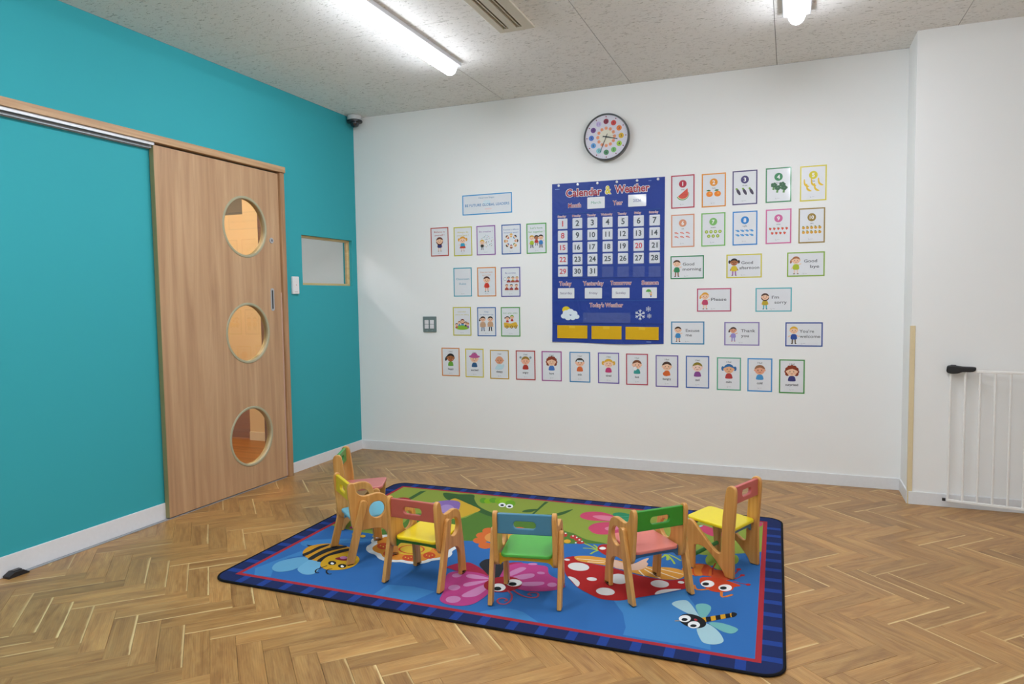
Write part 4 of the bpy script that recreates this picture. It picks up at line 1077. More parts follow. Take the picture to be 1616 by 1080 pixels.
# rug motifs: (motif, colour, outline kind, outline in mm on the floor, stroke width in mm)
RUG_PRINT = [
('water_print','3B82C4','p',[(990,-2319),(1048,-2074),(1108,-2100),(1047,-2170),(1047,-2257),(1123,-2374),(1042,-2388)],0),
('water_print','3B82C4','c',[(968,-1972),(1029,-1917),(1160,-1858),(1290,-1813),(1297,-1839),(1127,-1954),(1023,-2016)],0),
('water_print','3B82C4','p',[(1641,-2379),(1645,-2275),(1755,-2257),(1861,-2271),(1822,-2387)],0),
('water_print','3B82C4','c',[(2110,-2382),(2157,-2334),(2198,-2314),(2254,-2321),(2299,-2350),(2344,-2391),(2227,-2385)],0),
('water_print','3B82C4','p',[(2555,-2108),(2630,-2070),(2717,-1997),(2814,-1905),(2818,-1967),(2851,-2036),(2890,-2144),(2932,-2258),(2947,-2374),(2846,-2363),(2837,-2371),(2651,-2371),(2648,-2313),(2614,-2206)],0),
('meadow_print','90A33C','m',[(887,-1667),(1242,-1756),(1716,-1692),(2184,-1566),(2377,-1507),(2834,-1499),(2967,-1435),(3082,-1369)],0),
('meadow_print','55802F','c',[(1231,-1740),(1294,-1586),(1285,-1379),(1541,-1398),(1592,-1236),(1704,-1274),(1970,-1224),(1978,-1246),(2128,-1387),(2187,-1414),(2270,-1478),(2376,-1503),(2281,-1536),(2186,-1570),(1983,-1603),(1719,-1692),(1470,-1731)],0),
('meadow_print','3C6432','c',[(1231,-968),(1330,-966),(1420,-947),(1468,-1036),(1544,-1144),(1635,-1217),(1728,-1256),(1843,-1235),(1953,-1172),(1990,-1158),(2029,-1091),(2069,-1030),(2052,-1123),(2012,-1186),(1937,-1232),(1857,-1271),(1774,-1308),(1684,-1300),(1600,-1254),(1500,-1206),(1380,-1123),(1300,-1075)],0),
('meadow_print','3C6432','p',[(1883,-1226),(1875,-947),(1884,-945),(1898,-945),(1893,-998),(1894,-1198)],0),
('meadow_print','3C6432','c',[(1819,-1170),(1826,-1123),(1881,-1093),(1864,-1159)],0),
('meadow_print','3C6432','p',[(1083,-1133),(1078,-982),(1108,-957),(1115,-1138)],0),
('meadow_print','3C6432','p',[(1070,-1184),(1096,-1093),(1115,-1138),(1098,-1208)],0),
('ladybird_print','A8232F','c',[(1121,-1171),(1129,-1203),(1116,-1228),(1088,-1238),(1055,-1228),(1028,-1203),(1020,-1170),(1032,-1144),(1061,-1134),(1095,-1144)],0),
('ladybird_print','1A1A1E','c',[(1062,-1166),(1065,-1176),(1061,-1184),(1053,-1186),(1043,-1183),(1036,-1175),(1033,-1165),(1036,-1157),(1044,-1154),(1054,-1158)],0),
('ladybird_print','1A1A1E','c',[(1118,-1183),(1121,-1194),(1117,-1203),(1107,-1206),(1096,-1203),(1087,-1194),(1084,-1183),(1088,-1174),(1098,-1171),(1109,-1174)],0),
('ladybird_print','1A1A1E','c',[(1034,-1185),(1043,-1203),(1043,-1216),(1036,-1219),(1023,-1210),(1010,-1193),(1002,-1174),(1001,-1161),(1008,-1158),(1021,-1167)],0),
('tulip_print','D9AC2C','c',[(1342,-1061),(1379,-1067),(1479,-1133),(1583,-1208),(1570,-1285),(1545,-1368),(1506,-1404),(1444,-1407),(1358,-1292),(1336,-1172)],0),
('tulip_print','D9AC2C','p',[(1478,-1129),(1585,-1208),(1571,-1288),(1515,-1238)],0),
('tulip_print','8A68B4','c',[(1255,-1214),(1281,-1146),(1339,-1096),(1398,-1105),(1435,-1159),(1473,-1273),(1445,-1334),(1396,-1340),(1309,-1250)],0),
('tulip_print','A98CC8','c',[(1437,-1240),(1450,-1284),(1444,-1316),(1420,-1324),(1387,-1306),(1358,-1267),(1344,-1222),(1350,-1188),(1375,-1180),(1409,-1200)],0),
('caterpillar_print','5FA026','c',[(1548,-1032),(1557,-1063),(1555,-1085),(1542,-1089),(1524,-1074),(1507,-1046),(1497,-1014),(1499,-992),(1512,-987),(1530,-1003)],0),
('caterpillar_print','86B818','c',[(1581,-1034),(1589,-1063),(1585,-1083),(1571,-1088),(1553,-1075),(1536,-1049),(1528,-1020),(1532,-999),(1546,-994),(1565,-1008)],0),
('caterpillar_print','5FA026','c',[(1605,-1008),(1612,-1037),(1607,-1058),(1593,-1063),(1574,-1050),(1558,-1024),(1550,-994),(1554,-973),(1569,-968),(1588,-981)],0),
('caterpillar_print','7FB51C','c',[(1649,-1006),(1657,-1040),(1652,-1065),(1634,-1070),(1612,-1056),(1593,-1025),(1585,-991),(1590,-965),(1608,-959),(1631,-975)],0),
('caterpillar_print','8FC41E','c',[(1692,-1001),(1698,-1035),(1688,-1061),(1667,-1068),(1642,-1054),(1622,-1025),(1615,-990),(1624,-963),(1646,-956),(1672,-970)],0),
('caterpillar_print','6FAA20','c',[(1726,-1033),(1734,-1069),(1729,-1094),(1712,-1100),(1690,-1084),(1671,-1052),(1662,-1016),(1668,-990),(1685,-984),(1707,-1000)],0),
('caterpillar_print','F2F4F4','c',[(1684,-1078),(1689,-1102),(1685,-1119),(1673,-1123),(1658,-1112),(1645,-1092),(1639,-1068),(1643,-1050),(1656,-1046),(1671,-1057)],0),
('caterpillar_print','2A2E33','c',[(1676,-1085),(1678,-1096),(1676,-1104),(1670,-1106),(1662,-1101),(1656,-1092),(1654,-1081),(1656,-1073),(1662,-1071),(1670,-1076)],0),
('caterpillar_print','F2F4F4','c',[(1733,-1087),(1738,-1111),(1733,-1127),(1722,-1132),(1706,-1121),(1694,-1101),(1689,-1077),(1693,-1060),(1705,-1056),(1720,-1066)],0),
('caterpillar_print','2A2E33','c',[(1724,-1094),(1727,-1105),(1724,-1113),(1718,-1115),(1711,-1110),(1705,-1101),(1703,-1091),(1705,-1083),(1711,-1081),(1719,-1085)],0),
('orange_flower_print','DE6A2C','c',[(1807,-1508),(1810,-1543),(1792,-1564),(1763,-1560),(1740,-1532),(1735,-1496),(1754,-1475),(1783,-1480)],0),
('orange_flower_print','DE6A2C','c',[(1804,-1582),(1807,-1615),(1790,-1636),(1761,-1631),(1738,-1605),(1734,-1571),(1751,-1550),(1781,-1554)],0),
('orange_flower_print','DE6A2C','c',[(1819,-1654),(1822,-1686),(1805,-1706),(1777,-1702),(1755,-1677),(1751,-1644),(1768,-1624),(1797,-1628)],0),
('orange_flower_print','DE6A2C','c',[(1871,-1710),(1874,-1741),(1857,-1760),(1830,-1757),(1808,-1732),(1805,-1701),(1822,-1681),(1850,-1685)],0),
('orange_flower_print','DE6A2C','c',[(1935,-1709),(1937,-1740),(1920,-1758),(1893,-1755),(1873,-1731),(1870,-1700),(1887,-1680),(1914,-1684)],0),
('orange_flower_print','DE6A2C','c',[(1992,-1674),(1993,-1705),(1976,-1724),(1949,-1720),(1929,-1696),(1927,-1664),(1944,-1645),(1971,-1649)],0),
('orange_flower_print','DE6A2C','c',[(2029,-1599),(2030,-1632),(2012,-1651),(1985,-1647),(1965,-1622),(1963,-1589),(1981,-1568),(2009,-1573)],0),
('orange_flower_print','DE6A2C','c',[(2017,-1507),(2019,-1541),(2001,-1562),(1973,-1557),(1952,-1530),(1950,-1495),(1968,-1474),(1997,-1479)],0),
('orange_flower_print','DE6A2C','c',[(1945,-1448),(1947,-1483),(1929,-1505),(1900,-1500),(1878,-1471),(1875,-1436),(1894,-1413),(1923,-1419)],0),
('orange_flower_print','DE6A2C','c',[(1865,-1450),(1868,-1486),(1849,-1507),(1820,-1502),(1797,-1474),(1793,-1437),(1812,-1415),(1842,-1421)],0),
('orange_flower_print','E69645','c',[(1973,-1555),(1975,-1612),(1943,-1659),(1888,-1678),(1830,-1663),(1791,-1619),(1785,-1561),(1818,-1511),(1876,-1491),(1936,-1508)],0),
('orange_flower_print','E8B23C','c',[(1922,-1573),(1923,-1599),(1909,-1620),(1885,-1629),(1860,-1621),(1843,-1601),(1840,-1575),(1854,-1553),(1879,-1544),(1905,-1552)],0),
('pink_flower_print','2F8F62','c',[(2297,-1043),(2323,-1006),(2372,-1013),(2420,-1064),(2416,-1141),(2384,-1170),(2335,-1117)],0),
('pink_flower_print','5BB592','s',[(2323,-1079),(2365,-1072),(2401,-1042)],5),
('pink_flower_print','5BB592','s',[(2340,-1115),(2380,-1109),(2415,-1081)],5),
('pink_flower_print','5BB592','s',[(2367,-1145),(2394,-1143),(2418,-1122)],5),
('pink_flower_print','D0436A','c',[(2137,-1127),(2145,-1071),(2189,-1036),(2248,-1036),(2318,-1080),(2403,-1182),(2382,-1211),(2329,-1175),(2273,-1181),(2207,-1189),(2160,-1168)],0),
('pink_flower_print','D0436A','c',[(2233,-1307),(2243,-1238),(2288,-1194),(2342,-1185),(2426,-1210),(2398,-1332),(2345,-1378),(2293,-1385),(2258,-1355)],0),
('pink_flower_print','D0436A','c',[(2422,-1193),(2490,-1257),(2545,-1322),(2514,-1381),(2466,-1349),(2413,-1301)],0),
('pink_flower_print','DE7A98','c',[(2204,-1116),(2249,-1085),(2322,-1098),(2375,-1155),(2326,-1163),(2255,-1156)],0),
('pink_flower_print','DE7A98','c',[(2314,-1284),(2344,-1238),(2397,-1229),(2370,-1302),(2335,-1315)],0),
('pink_flower_print','74C2A8','c',[(2518,-1178),(2542,-1161),(2588,-1180),(2552,-1218)],0),
('pink_flower_print','74C2A8','c',[(2671,-1015),(2679,-955),(2711,-983),(2716,-1109),(2693,-1117)],0),
('berry_print','C23230','c',[(2164,-1447),(2167,-1469),(2160,-1481),(2149,-1475),(2138,-1456),(2135,-1433),(2142,-1421),(2154,-1427)],0),
('berry_print','C23230','c',[(2219,-1460),(2219,-1481),(2210,-1492),(2196,-1489),(2185,-1472),(2185,-1452),(2194,-1440),(2208,-1443)],0),
('berry_print','C23230','c',[(2250,-1486),(2249,-1504),(2239,-1515),(2225,-1513),(2215,-1499),(2215,-1480),(2226,-1469),(2240,-1472)],0),
('berry_print','C23230','c',[(2274,-1524),(2272,-1539),(2261,-1550),(2247,-1548),(2237,-1536),(2239,-1521),(2250,-1510),(2264,-1511)],0),
('berry_print','E8E8E2','c',[(2154,-1426),(2154,-1434),(2149,-1436),(2145,-1429),(2144,-1420),(2149,-1418)],0),
('berry_print','E8E8E2','c',[(2200,-1451),(2200,-1459),(2195,-1461),(2191,-1454),(2191,-1445),(2195,-1444)],0),
('berry_print','E8E8E2','c',[(2223,-1467),(2223,-1475),(2219,-1477),(2215,-1470),(2215,-1462),(2219,-1460)],0),
('berry_print','E8E8E2','c',[(2245,-1495),(2245,-1503),(2240,-1504),(2236,-1498),(2236,-1489),(2240,-1488)],0),
('berry_print','E8E8E2','c',[(2263,-1513),(2263,-1521),(2259,-1523),(2255,-1516),(2255,-1508),(2259,-1507)],0),
('berry_print','E8E8E2','c',[(2240,-1540),(2240,-1548),(2235,-1550),(2231,-1543),(2231,-1535),(2235,-1534)],0),
('berry_print','E0A92A','c',[(2207,-1530),(2208,-1549),(2199,-1561),(2185,-1557),(2174,-1541),(2174,-1522),(2183,-1510),(2197,-1513)],0),
('grass_print','A9C238','s',[(2361,-1603),(2322,-1593),(2288,-1599)],9),
('grass_print','A9C238','s',[(2361,-1603),(2316,-1561),(2275,-1535)],9),
('grass_print','A9C238','s',[(2365,-1601),(2351,-1624),(2341,-1662)],9),
('grass_print','A9C238','s',[(2361,-1595),(2341,-1560),(2324,-1541)],9),
('grass_print','B8241F','c',[(2353,-1583),(2353,-1534),(2379,-1514),(2425,-1536),(2435,-1619),(2413,-1652),(2375,-1619)],0),
('grass_print','EDEDEA','c',[(2390,-1566),(2389,-1580),(2380,-1589),(2368,-1587),(2360,-1576),(2362,-1562),(2371,-1553),(2383,-1555)],0),
('grass_print','A9C238','s',[(2665,-1552),(2659,-1582),(2647,-1614)],9),
('grass_print','A9C238','s',[(2665,-1552),(2678,-1586),(2683,-1621)],9),
('grass_print','A9C238','s',[(2669,-1551),(2699,-1602),(2721,-1654)],9),
('grass_print','A9C238','s',[(2678,-1548),(2714,-1577),(2741,-1607)],9),
('grass_print','A9C238','s',[(2660,-1554),(2678,-1582),(2689,-1613)],9),
('leaf_print','8FA83A','c',[(2889,-1546),(2888,-1588),(2879,-1616),(2865,-1622),(2850,-1601),(2842,-1563),(2842,-1520),(2851,-1490),(2866,-1485),(2880,-1506)],0),
('leaf_print','8FA83A','c',[(2980,-1505),(2979,-1541),(2972,-1565),(2962,-1569),(2952,-1551),(2946,-1517),(2947,-1481),(2954,-1456),(2964,-1452),(2974,-1471)],0),
('leaf_print','8FA83A','c',[(2950,-1590),(2946,-1625),(2930,-1651),(2909,-1658),(2890,-1645),(2880,-1615),(2883,-1580),(2899,-1554),(2922,-1546),(2941,-1560)],0),
('moth_print','D0436A','c',[(2755,-1112),(2770,-1072),(2826,-1107),(2876,-1154),(2887,-1213),(2839,-1230),(2797,-1193)],0),
('moth_print','D0436A','c',[(3032,-943),(3060,-942),(3059,-988),(3040,-1013),(3013,-998)],0),
('moth_print','8CCBB8','c',[(2753,-1111),(2764,-1082),(2779,-1083),(2768,-1109)],0),
('ant_print','E07A26','c',[(2758,-1703),(2775,-1678),(2813,-1696),(2815,-1750),(2784,-1749)],0),
('ant_print','CF4A20','c',[(2797,-1638),(2830,-1613),(2862,-1621),(2888,-1657),(2928,-1667),(2968,-1737),(2932,-1767),(2879,-1745),(2845,-1745),(2816,-1756)],0),
('ant_print','E07A26','c',[(2804,-1642),(2840,-1623),(2838,-1687),(2849,-1744),(2821,-1748),(2808,-1697)],0),
('ant_print','DE6A22','c',[(2871,-1663),(2880,-1672),(2884,-1725),(2874,-1735)],0),
('ant_print','D3401C','c',[(2846,-1771),(2880,-1752),(2914,-1751),(2953,-1767),(3006,-1798),(2983,-1824),(2977,-1857),(2943,-1890),(2903,-1894),(2871,-1864),(2849,-1825)],0),
('ant_print','F2F2F0','c',[(2905,-1817),(2902,-1839),(2891,-1856),(2875,-1861),(2861,-1853),(2853,-1835),(2856,-1813),(2868,-1795),(2884,-1789),(2898,-1798)],0),
('ant_print','23262A','c',[(2885,-1826),(2884,-1836),(2878,-1844),(2870,-1847),(2863,-1844),(2859,-1835),(2861,-1825),(2866,-1816),(2874,-1814),(2882,-1817)],0),
('ant_print','F2F2F0','c',[(2975,-1834),(2972,-1855),(2960,-1872),(2945,-1877),(2931,-1870),(2924,-1852),(2927,-1830),(2939,-1813),(2955,-1807),(2969,-1815)],0),
('ant_print','23262A','c',[(2956,-1843),(2954,-1853),(2948,-1861),(2940,-1864),(2933,-1860),(2930,-1852),(2932,-1842),(2938,-1834),(2945,-1831),(2952,-1834)],0),
('ant_print','E07A26','s',[(2828,-1855),(2846,-1898),(2891,-1877)],11),
('ant_print','E07A26','s',[(2939,-1886),(2947,-1936),(2983,-1899)],11),
('ant_print','B8252A','s',[(2975,-1687),(2981,-1661),(2988,-1625)],5),
('ant_print','B8252A','c',[(2998,-1621),(2995,-1631),(2988,-1637),(2981,-1636),(2977,-1628),(2980,-1619),(2987,-1612),(2994,-1614)],0),
('ant_print','B8252A','s',[(2978,-1739),(2993,-1717),(3006,-1686)],5),
('ant_print','B8252A','c',[(3016,-1683),(3014,-1692),(3007,-1698),(3000,-1697),(2996,-1690),(2999,-1681),(3006,-1675),(3013,-1676)],0),
('ant_print','B8252A','s',[(2974,-1764),(3005,-1776),(3034,-1779)],5),
('ant_print','B8252A','c',[(3044,-1776),(3042,-1784),(3035,-1790),(3028,-1789),(3025,-1783),(3027,-1774),(3034,-1768),(3041,-1769)],0),
('ant_print','A82A18','s',[(2888,-1724),(2883,-1658),(2888,-1586)],6),
('dragonfly_print','A3C9D2','c',[(2772,-2063),(2783,-2036),(2816,-2014),(2839,-2040),(2866,-2098),(2882,-2139),(2864,-2141),(2822,-2114),(2786,-2084)],0),
('dragonfly_print','6DB4B2','c',[(2859,-2053),(2869,-2029),(2892,-2021),(2913,-2038),(2916,-2080),(2903,-2142),(2887,-2144),(2873,-2105)],0),
('dragonfly_print','A3C9D2','c',[(2885,-2234),(2906,-2187),(2933,-2199),(2962,-2239),(2981,-2289),(2976,-2316),(2954,-2334),(2926,-2336),(2908,-2315)],0),
('dragonfly_print','6DB4B2','c',[(2920,-2178),(2952,-2164),(2989,-2171),(3020,-2189),(3019,-2212),(3004,-2234),(2980,-2233),(2949,-2211)],0),
('dragonfly_print','DDA21E','p',[(2889,-2148),(2905,-2136),(2912,-2175),(2897,-2188)],0),
('dragonfly_print','1E2024','p',[(2905,-2136),(2921,-2124),(2928,-2161),(2912,-2175)],0),
('dragonfly_print','DDA21E','p',[(2921,-2124),(2937,-2111),(2943,-2147),(2928,-2161)],0),
('dragonfly_print','1E2024','p',[(2937,-2111),(2953,-2098),(2959,-2134),(2943,-2147)],0),
('dragonfly_print','DDA21E','p',[(2953,-2098),(2969,-2086),(2975,-2120),(2959,-2134)],0),
('dragonfly_print','1E2024','p',[(2969,-2086),(2985,-2073),(2991,-2106),(2975,-2120)],0),
('dragonfly_print','DDA21E','p',[(2985,-2073),(3001,-2060),(3006,-2092),(2991,-2106)],0),
('dragonfly_print','1E2024','c',[(2992,-2062),(3010,-2067),(3006,-2092),(2994,-2100)],0),
('dragonfly_print','1E2024','c',[(2913,-2194),(2904,-2222),(2880,-2236),(2850,-2230),(2825,-2206),(2815,-2173),(2823,-2143),(2848,-2129),(2879,-2136),(2904,-2161)],0),
('dragonfly_print','F2F2F0','c',[(2856,-2166),(2854,-2184),(2846,-2198),(2833,-2202),(2821,-2196),(2815,-2181),(2817,-2163),(2826,-2149),(2838,-2144),(2850,-2151)],0),
('dragonfly_print','1E2024','c',[(2846,-2178),(2845,-2185),(2840,-2192),(2834,-2194),(2828,-2192),(2825,-2185),(2826,-2178),(2830,-2171),(2837,-2169),(2843,-2171)],0),
('dragonfly_print','F2F2F0','c',[(2893,-2205),(2891,-2222),(2882,-2235),(2870,-2240),(2858,-2234),(2852,-2219),(2854,-2202),(2863,-2188),(2876,-2183),(2887,-2190)],0),
('dragonfly_print','1E2024','c',[(2883,-2216),(2881,-2224),(2877,-2230),(2870,-2232),(2864,-2230),(2861,-2224),(2863,-2216),(2867,-2210),(2874,-2208),(2880,-2210)],0),
('dragonfly_print','B83038','c',[(2880,-2172),(2877,-2178),(2873,-2178),(2869,-2174),(2867,-2167),(2869,-2162),(2873,-2161),(2878,-2166)],0),
('dragonfly_print','C9A15A','s',[(2820,-2198),(2811,-2201),(2804,-2205)],5),
('toadstool_print','B51E1E','c',[(2246,-1757),(2260,-1728),(2282,-1715),(2313,-1762),(2387,-1775),(2480,-1792),(2598,-1834),(2713,-1845),(2765,-1821),(2790,-1798),(2805,-1840),(2808,-1894),(2783,-1923),(2697,-2004),(2636,-2055),(2582,-2101),(2535,-2113),(2498,-2111),(2446,-2081),(2384,-2033),(2334,-1969),(2299,-1914),(2264,-1825)],0),
('toadstool_print','E39A34','c',[(2282,-1716),(2342,-1688),(2415,-1691),(2491,-1699),(2615,-1722),(2710,-1704),(2766,-1722),(2779,-1769),(2761,-1818),(2713,-1840),(2656,-1835),(2576,-1816),(2490,-1783),(2435,-1772),(2377,-1770),(2312,-1760)],0),
('toadstool_print','F0E2C4','s',[(2298,-1739),(2369,-1731),(2439,-1723)],6),
('toadstool_print','F0E2C4','s',[(2588,-1780),(2604,-1806),(2621,-1831)],6),
('toadstool_print','F0E2C4','s',[(2607,-1757),(2649,-1798),(2690,-1836)],6),
('toadstool_print','F0E2C4','s',[(2602,-1732),(2683,-1775),(2761,-1816)],6),
('toadstool_print','F0E2C4','s',[(2664,-1731),(2719,-1746),(2773,-1761)],6),
('toadstool_print','F0E2C4','s',[(2354,-1759),(2391,-1752),(2428,-1744)],6),
('toadstool_print','E0B49A','c',[(2453,-1695),(2503,-1717),(2547,-1718),(2584,-1643),(2602,-1625),(2600,-1672),(2612,-1695),(2605,-1749),(2580,-1780),(2528,-1793),(2477,-1779)],0),
('toadstool_print','DCDAD8','c',[(2379,-1822),(2377,-1849),(2358,-1868),(2330,-1871),(2302,-1858),(2286,-1833),(2288,-1805),(2307,-1786),(2337,-1783),(2364,-1797)],0),
('toadstool_print','DCDAD8','c',[(2566,-1894),(2565,-1926),(2549,-1947),(2527,-1950),(2504,-1934),(2490,-1904),(2491,-1871),(2507,-1849),(2530,-1846),(2553,-1864)],0),
('toadstool_print','DCDAD8','c',[(2444,-1936),(2442,-1947),(2433,-1955),(2420,-1957),(2408,-1952),(2401,-1941),(2403,-1930),(2412,-1922),(2425,-1920),(2438,-1926)],0),
('toadstool_print','DCDAD8','c',[(2543,-2036),(2540,-2058),(2524,-2073),(2502,-2076),(2481,-2066),(2469,-2046),(2472,-2024),(2487,-2008),(2510,-2005),(2531,-2016)],0),
('toadstool_print','DCDAD8','c',[(2733,-1888),(2729,-1910),(2713,-1926),(2690,-1929),(2670,-1918),(2660,-1897),(2664,-1875),(2680,-1859),(2703,-1856),(2724,-1867)],0),
('toadstool_print','DCDAD8','c',[(2788,-1847),(2786,-1855),(2780,-1860),(2773,-1861),(2766,-1857),(2763,-1850),(2764,-1842),(2770,-1836),(2778,-1835),(2785,-1839)],0),
('toadstool_print','DCDAD8','c',[(2274,-1764),(2274,-1771),(2268,-1776),(2260,-1777),(2253,-1773),(2248,-1767),(2249,-1760),(2254,-1755),(2262,-1754),(2270,-1758)],0),
('toadstool_print','DCDAD8','c',[(2321,-1948),(2347,-1949),(2381,-1983),(2390,-2014),(2385,-2031),(2351,-1987)],0),
('toadstool_print','DCDAD8','c',[(2696,-2000),(2701,-1966),(2729,-1938),(2786,-1915),(2761,-1942),(2718,-1985)],0),
('butterfly_print','B02344','c',[(1788,-2027),(1812,-1973),(1854,-1944),(1901,-1963),(1949,-1998),(2004,-2049),(1959,-2055),(1899,-2041),(1850,-2050),(1815,-2037)],0),
('butterfly_print','B02344','c',[(2037,-2002),(2021,-1925),(2037,-1882),(2084,-1865),(2082,-1903),(2065,-1982)],0),
('butterfly_print','C23D86','c',[(1914,-2331),(1900,-2285),(1879,-2221),(1834,-2124),(1832,-2072),(1866,-2048),(1926,-2037),(1980,-2047),(2024,-2085),(2066,-2172),(2072,-2214),(2069,-2267),(2057,-2321),(2028,-2352),(1985,-2363),(1941,-2356)],0),
('butterfly_print','C23D86','c',[(2048,-2038),(2031,-1969),(2043,-1907),(2083,-1873),(2163,-1869),(2205,-1876),(2229,-1933),(2254,-1964),(2293,-1989),(2338,-2040),(2329,-2078),(2286,-2115),(2232,-2137),(2185,-2140),(2132,-2121)],0),
('butterfly_print','CE82B4','c',[(1889,-2082),(1892,-2096),(1887,-2108),(1876,-2115),(1863,-2114),(1854,-2104),(1851,-2091),(1856,-2078),(1867,-2071),(1879,-2072)],0),
('butterfly_print','CE82B4','c',[(1939,-2199),(1942,-2216),(1937,-2231),(1924,-2239),(1909,-2236),(1897,-2225),(1893,-2208),(1899,-2193),(1912,-2185),(1927,-2187)],0),
('butterfly_print','CE82B4','c',[(1990,-2300),(1993,-2319),(1986,-2337),(1970,-2345),(1952,-2342),(1939,-2329),(1934,-2310),(1942,-2292),(1958,-2283),(1976,-2286)],0),
('butterfly_print','CE82B4','c',[(2217,-1945),(2217,-1954),(2210,-1960),(2200,-1963),(2190,-1959),(2184,-1952),(2184,-1944),(2191,-1937),(2202,-1935),(2212,-1938)],0),
('butterfly_print','CE82B4','c',[(2153,-1859),(2152,-1867),(2143,-1875),(2131,-1879),(2120,-1878),(2114,-1873),(2115,-1865),(2123,-1857),(2136,-1853),(2147,-1854)],0),
('butterfly_print','CE82B4','c',[(2303,-2043),(2304,-2057),(2297,-2068),(2286,-2072),(2274,-2068),(2266,-2057),(2266,-2043),(2272,-2033),(2284,-2028),(2296,-2033)],0),
('butterfly_print','CE82B4','c',[(1911,-2087),(1919,-2064),(1963,-2063),(2021,-2079),(1978,-2097),(1936,-2102)],0),
('butterfly_print','CE82B4','c',[(1941,-2176),(1949,-2145),(2011,-2100),(2021,-2105),(1989,-2156),(1960,-2185)],0),
('butterfly_print','CE82B4','c',[(1981,-2273),(1986,-2232),(2022,-2143),(2047,-2165),(2039,-2248),(2007,-2278)],0),
('butterfly_print','CE82B4','c',[(2082,-2026),(2072,-1980),(2096,-1919),(2123,-1920),(2119,-1958),(2099,-2010)],0),
('butterfly_print','CE82B4','c',[(2106,-2027),(2137,-1984),(2174,-1968),(2185,-1999),(2156,-2036),(2121,-2046)],0),
('butterfly_print','CE82B4','c',[(2156,-2076),(2190,-2054),(2241,-2036),(2249,-2061),(2215,-2090),(2172,-2098)],0),
('butterfly_print','2B2E33','c',[(1914,-1953),(1907,-1912),(1918,-1880),(1952,-1868),(2012,-1907),(2035,-1972),(2048,-2048),(2035,-2064),(2006,-2053),(1956,-2003)],0),
('butterfly_print','A51F2B','c',[(2163,-2076),(2168,-2117),(2154,-2157),(2124,-2185),(2086,-2195),(2050,-2184),(2024,-2154),(2017,-2113),(2030,-2072),(2060,-2042),(2100,-2031),(2138,-2044)],0),
('butterfly_print','F0F0EE','c',[(2162,-2074),(2163,-2096),(2152,-2113),(2133,-2120),(2112,-2114),(2098,-2097),(2096,-2075),(2107,-2056),(2127,-2049),(2148,-2056)],0),
('butterfly_print','1E2226','c',[(2145,-2093),(2146,-2104),(2141,-2113),(2132,-2117),(2121,-2113),(2114,-2104),(2113,-2092),(2118,-2083),(2128,-2080),(2138,-2083)],0),
('butterfly_print','F0F0EE','c',[(2115,-2139),(2118,-2162),(2110,-2180),(2094,-2186),(2076,-2178),(2062,-2158),(2058,-2135),(2065,-2117),(2082,-2111),(2101,-2120)],0),
('butterfly_print','1E2226','c',[(2103,-2156),(2105,-2167),(2100,-2176),(2090,-2180),(2080,-2176),(2073,-2167),(2072,-2156),(2076,-2147),(2086,-2143),(2096,-2147)],0),
('butterfly_print','B9485C','s',[(2135,-2165),(2165,-2198),(2180,-2244),(2175,-2282),(2152,-2288),(2133,-2269),(2133,-2244),(2152,-2237),(2166,-2250),(2159,-2261)],8),
('butterfly_print','B9485C','s',[(2153,-2154),(2198,-2186),(2236,-2198),(2264,-2186),(2264,-2160),(2250,-2146),(2230,-2153),(2225,-2172),(2242,-2176)],8),
('bee_print','62A7D0','c',[(1062,-2294),(1040,-2237),(1064,-2179),(1110,-2140),(1164,-2160),(1171,-2229),(1164,-2284),(1134,-2315),(1100,-2320)],0),
('bee_print','6DAFD6','c',[(1176,-2264),(1162,-2205),(1164,-2160),(1212,-2160),(1242,-2187),(1277,-2259),(1277,-2294),(1251,-2307),(1215,-2296)],0),
('bee_print','26282C','p',[(1018,-2001),(1041,-2000),(1076,-1993),(1062,-2027)],0),
('bee_print','D6951E','c',[(1074,-2100),(1046,-2032),(1061,-1986),(1098,-1955),(1151,-1945),(1216,-1954),(1267,-1978),(1302,-2043),(1292,-2115),(1229,-2157),(1153,-2151)],0),
('bee_print','26282C','c',[(1082,-2109),(1087,-2072),(1090,-1998),(1119,-1957),(1126,-1979),(1115,-2032),(1113,-2093),(1105,-2130)],0),
('bee_print','26282C','c',[(1143,-2151),(1136,-2085),(1145,-2006),(1195,-1951),(1223,-1964),(1182,-2029),(1168,-2102),(1169,-2153)],0),
('bee_print','26282C','c',[(1199,-2159),(1191,-2094),(1207,-2024),(1241,-1976),(1270,-1989),(1231,-2057),(1219,-2118),(1223,-2159)],0),
('bee_print','DDA81C','c',[(1239,-2188),(1212,-2109),(1231,-2057),(1278,-2028),(1335,-2043),(1377,-2085),(1394,-2144),(1382,-2191),(1344,-2220),(1294,-2227)],0),
('bee_print','8C2436','c',[(1261,-2109),(1269,-2083),(1300,-2067),(1324,-2109),(1293,-2117)],0),
('bee_print','C878A8','c',[(1308,-2078),(1310,-2090),(1301,-2098),(1286,-2098),(1274,-2090),(1271,-2078),(1280,-2069),(1295,-2069)],0),
('bee_print','1C1E22','c',[(1298,-2150),(1303,-2163),(1300,-2174),(1289,-2178),(1275,-2174),(1263,-2163),(1257,-2149),(1260,-2138),(1271,-2134),(1286,-2139)],0),
('bee_print','F4F4F2','c',[(1291,-2157),(1295,-2166),(1292,-2171),(1284,-2169),(1276,-2162),(1273,-2153),(1275,-2148),(1283,-2150)],0),
('bee_print','1C1E22','c',[(1285,-2148),(1287,-2153),(1283,-2154),(1278,-2150),(1277,-2145),(1280,-2144)],0),
('bee_print','1C1E22','c',[(1361,-2164),(1366,-2177),(1363,-2188),(1352,-2192),(1338,-2187),(1326,-2177),(1321,-2163),(1325,-2153),(1335,-2149),(1349,-2153)],0),
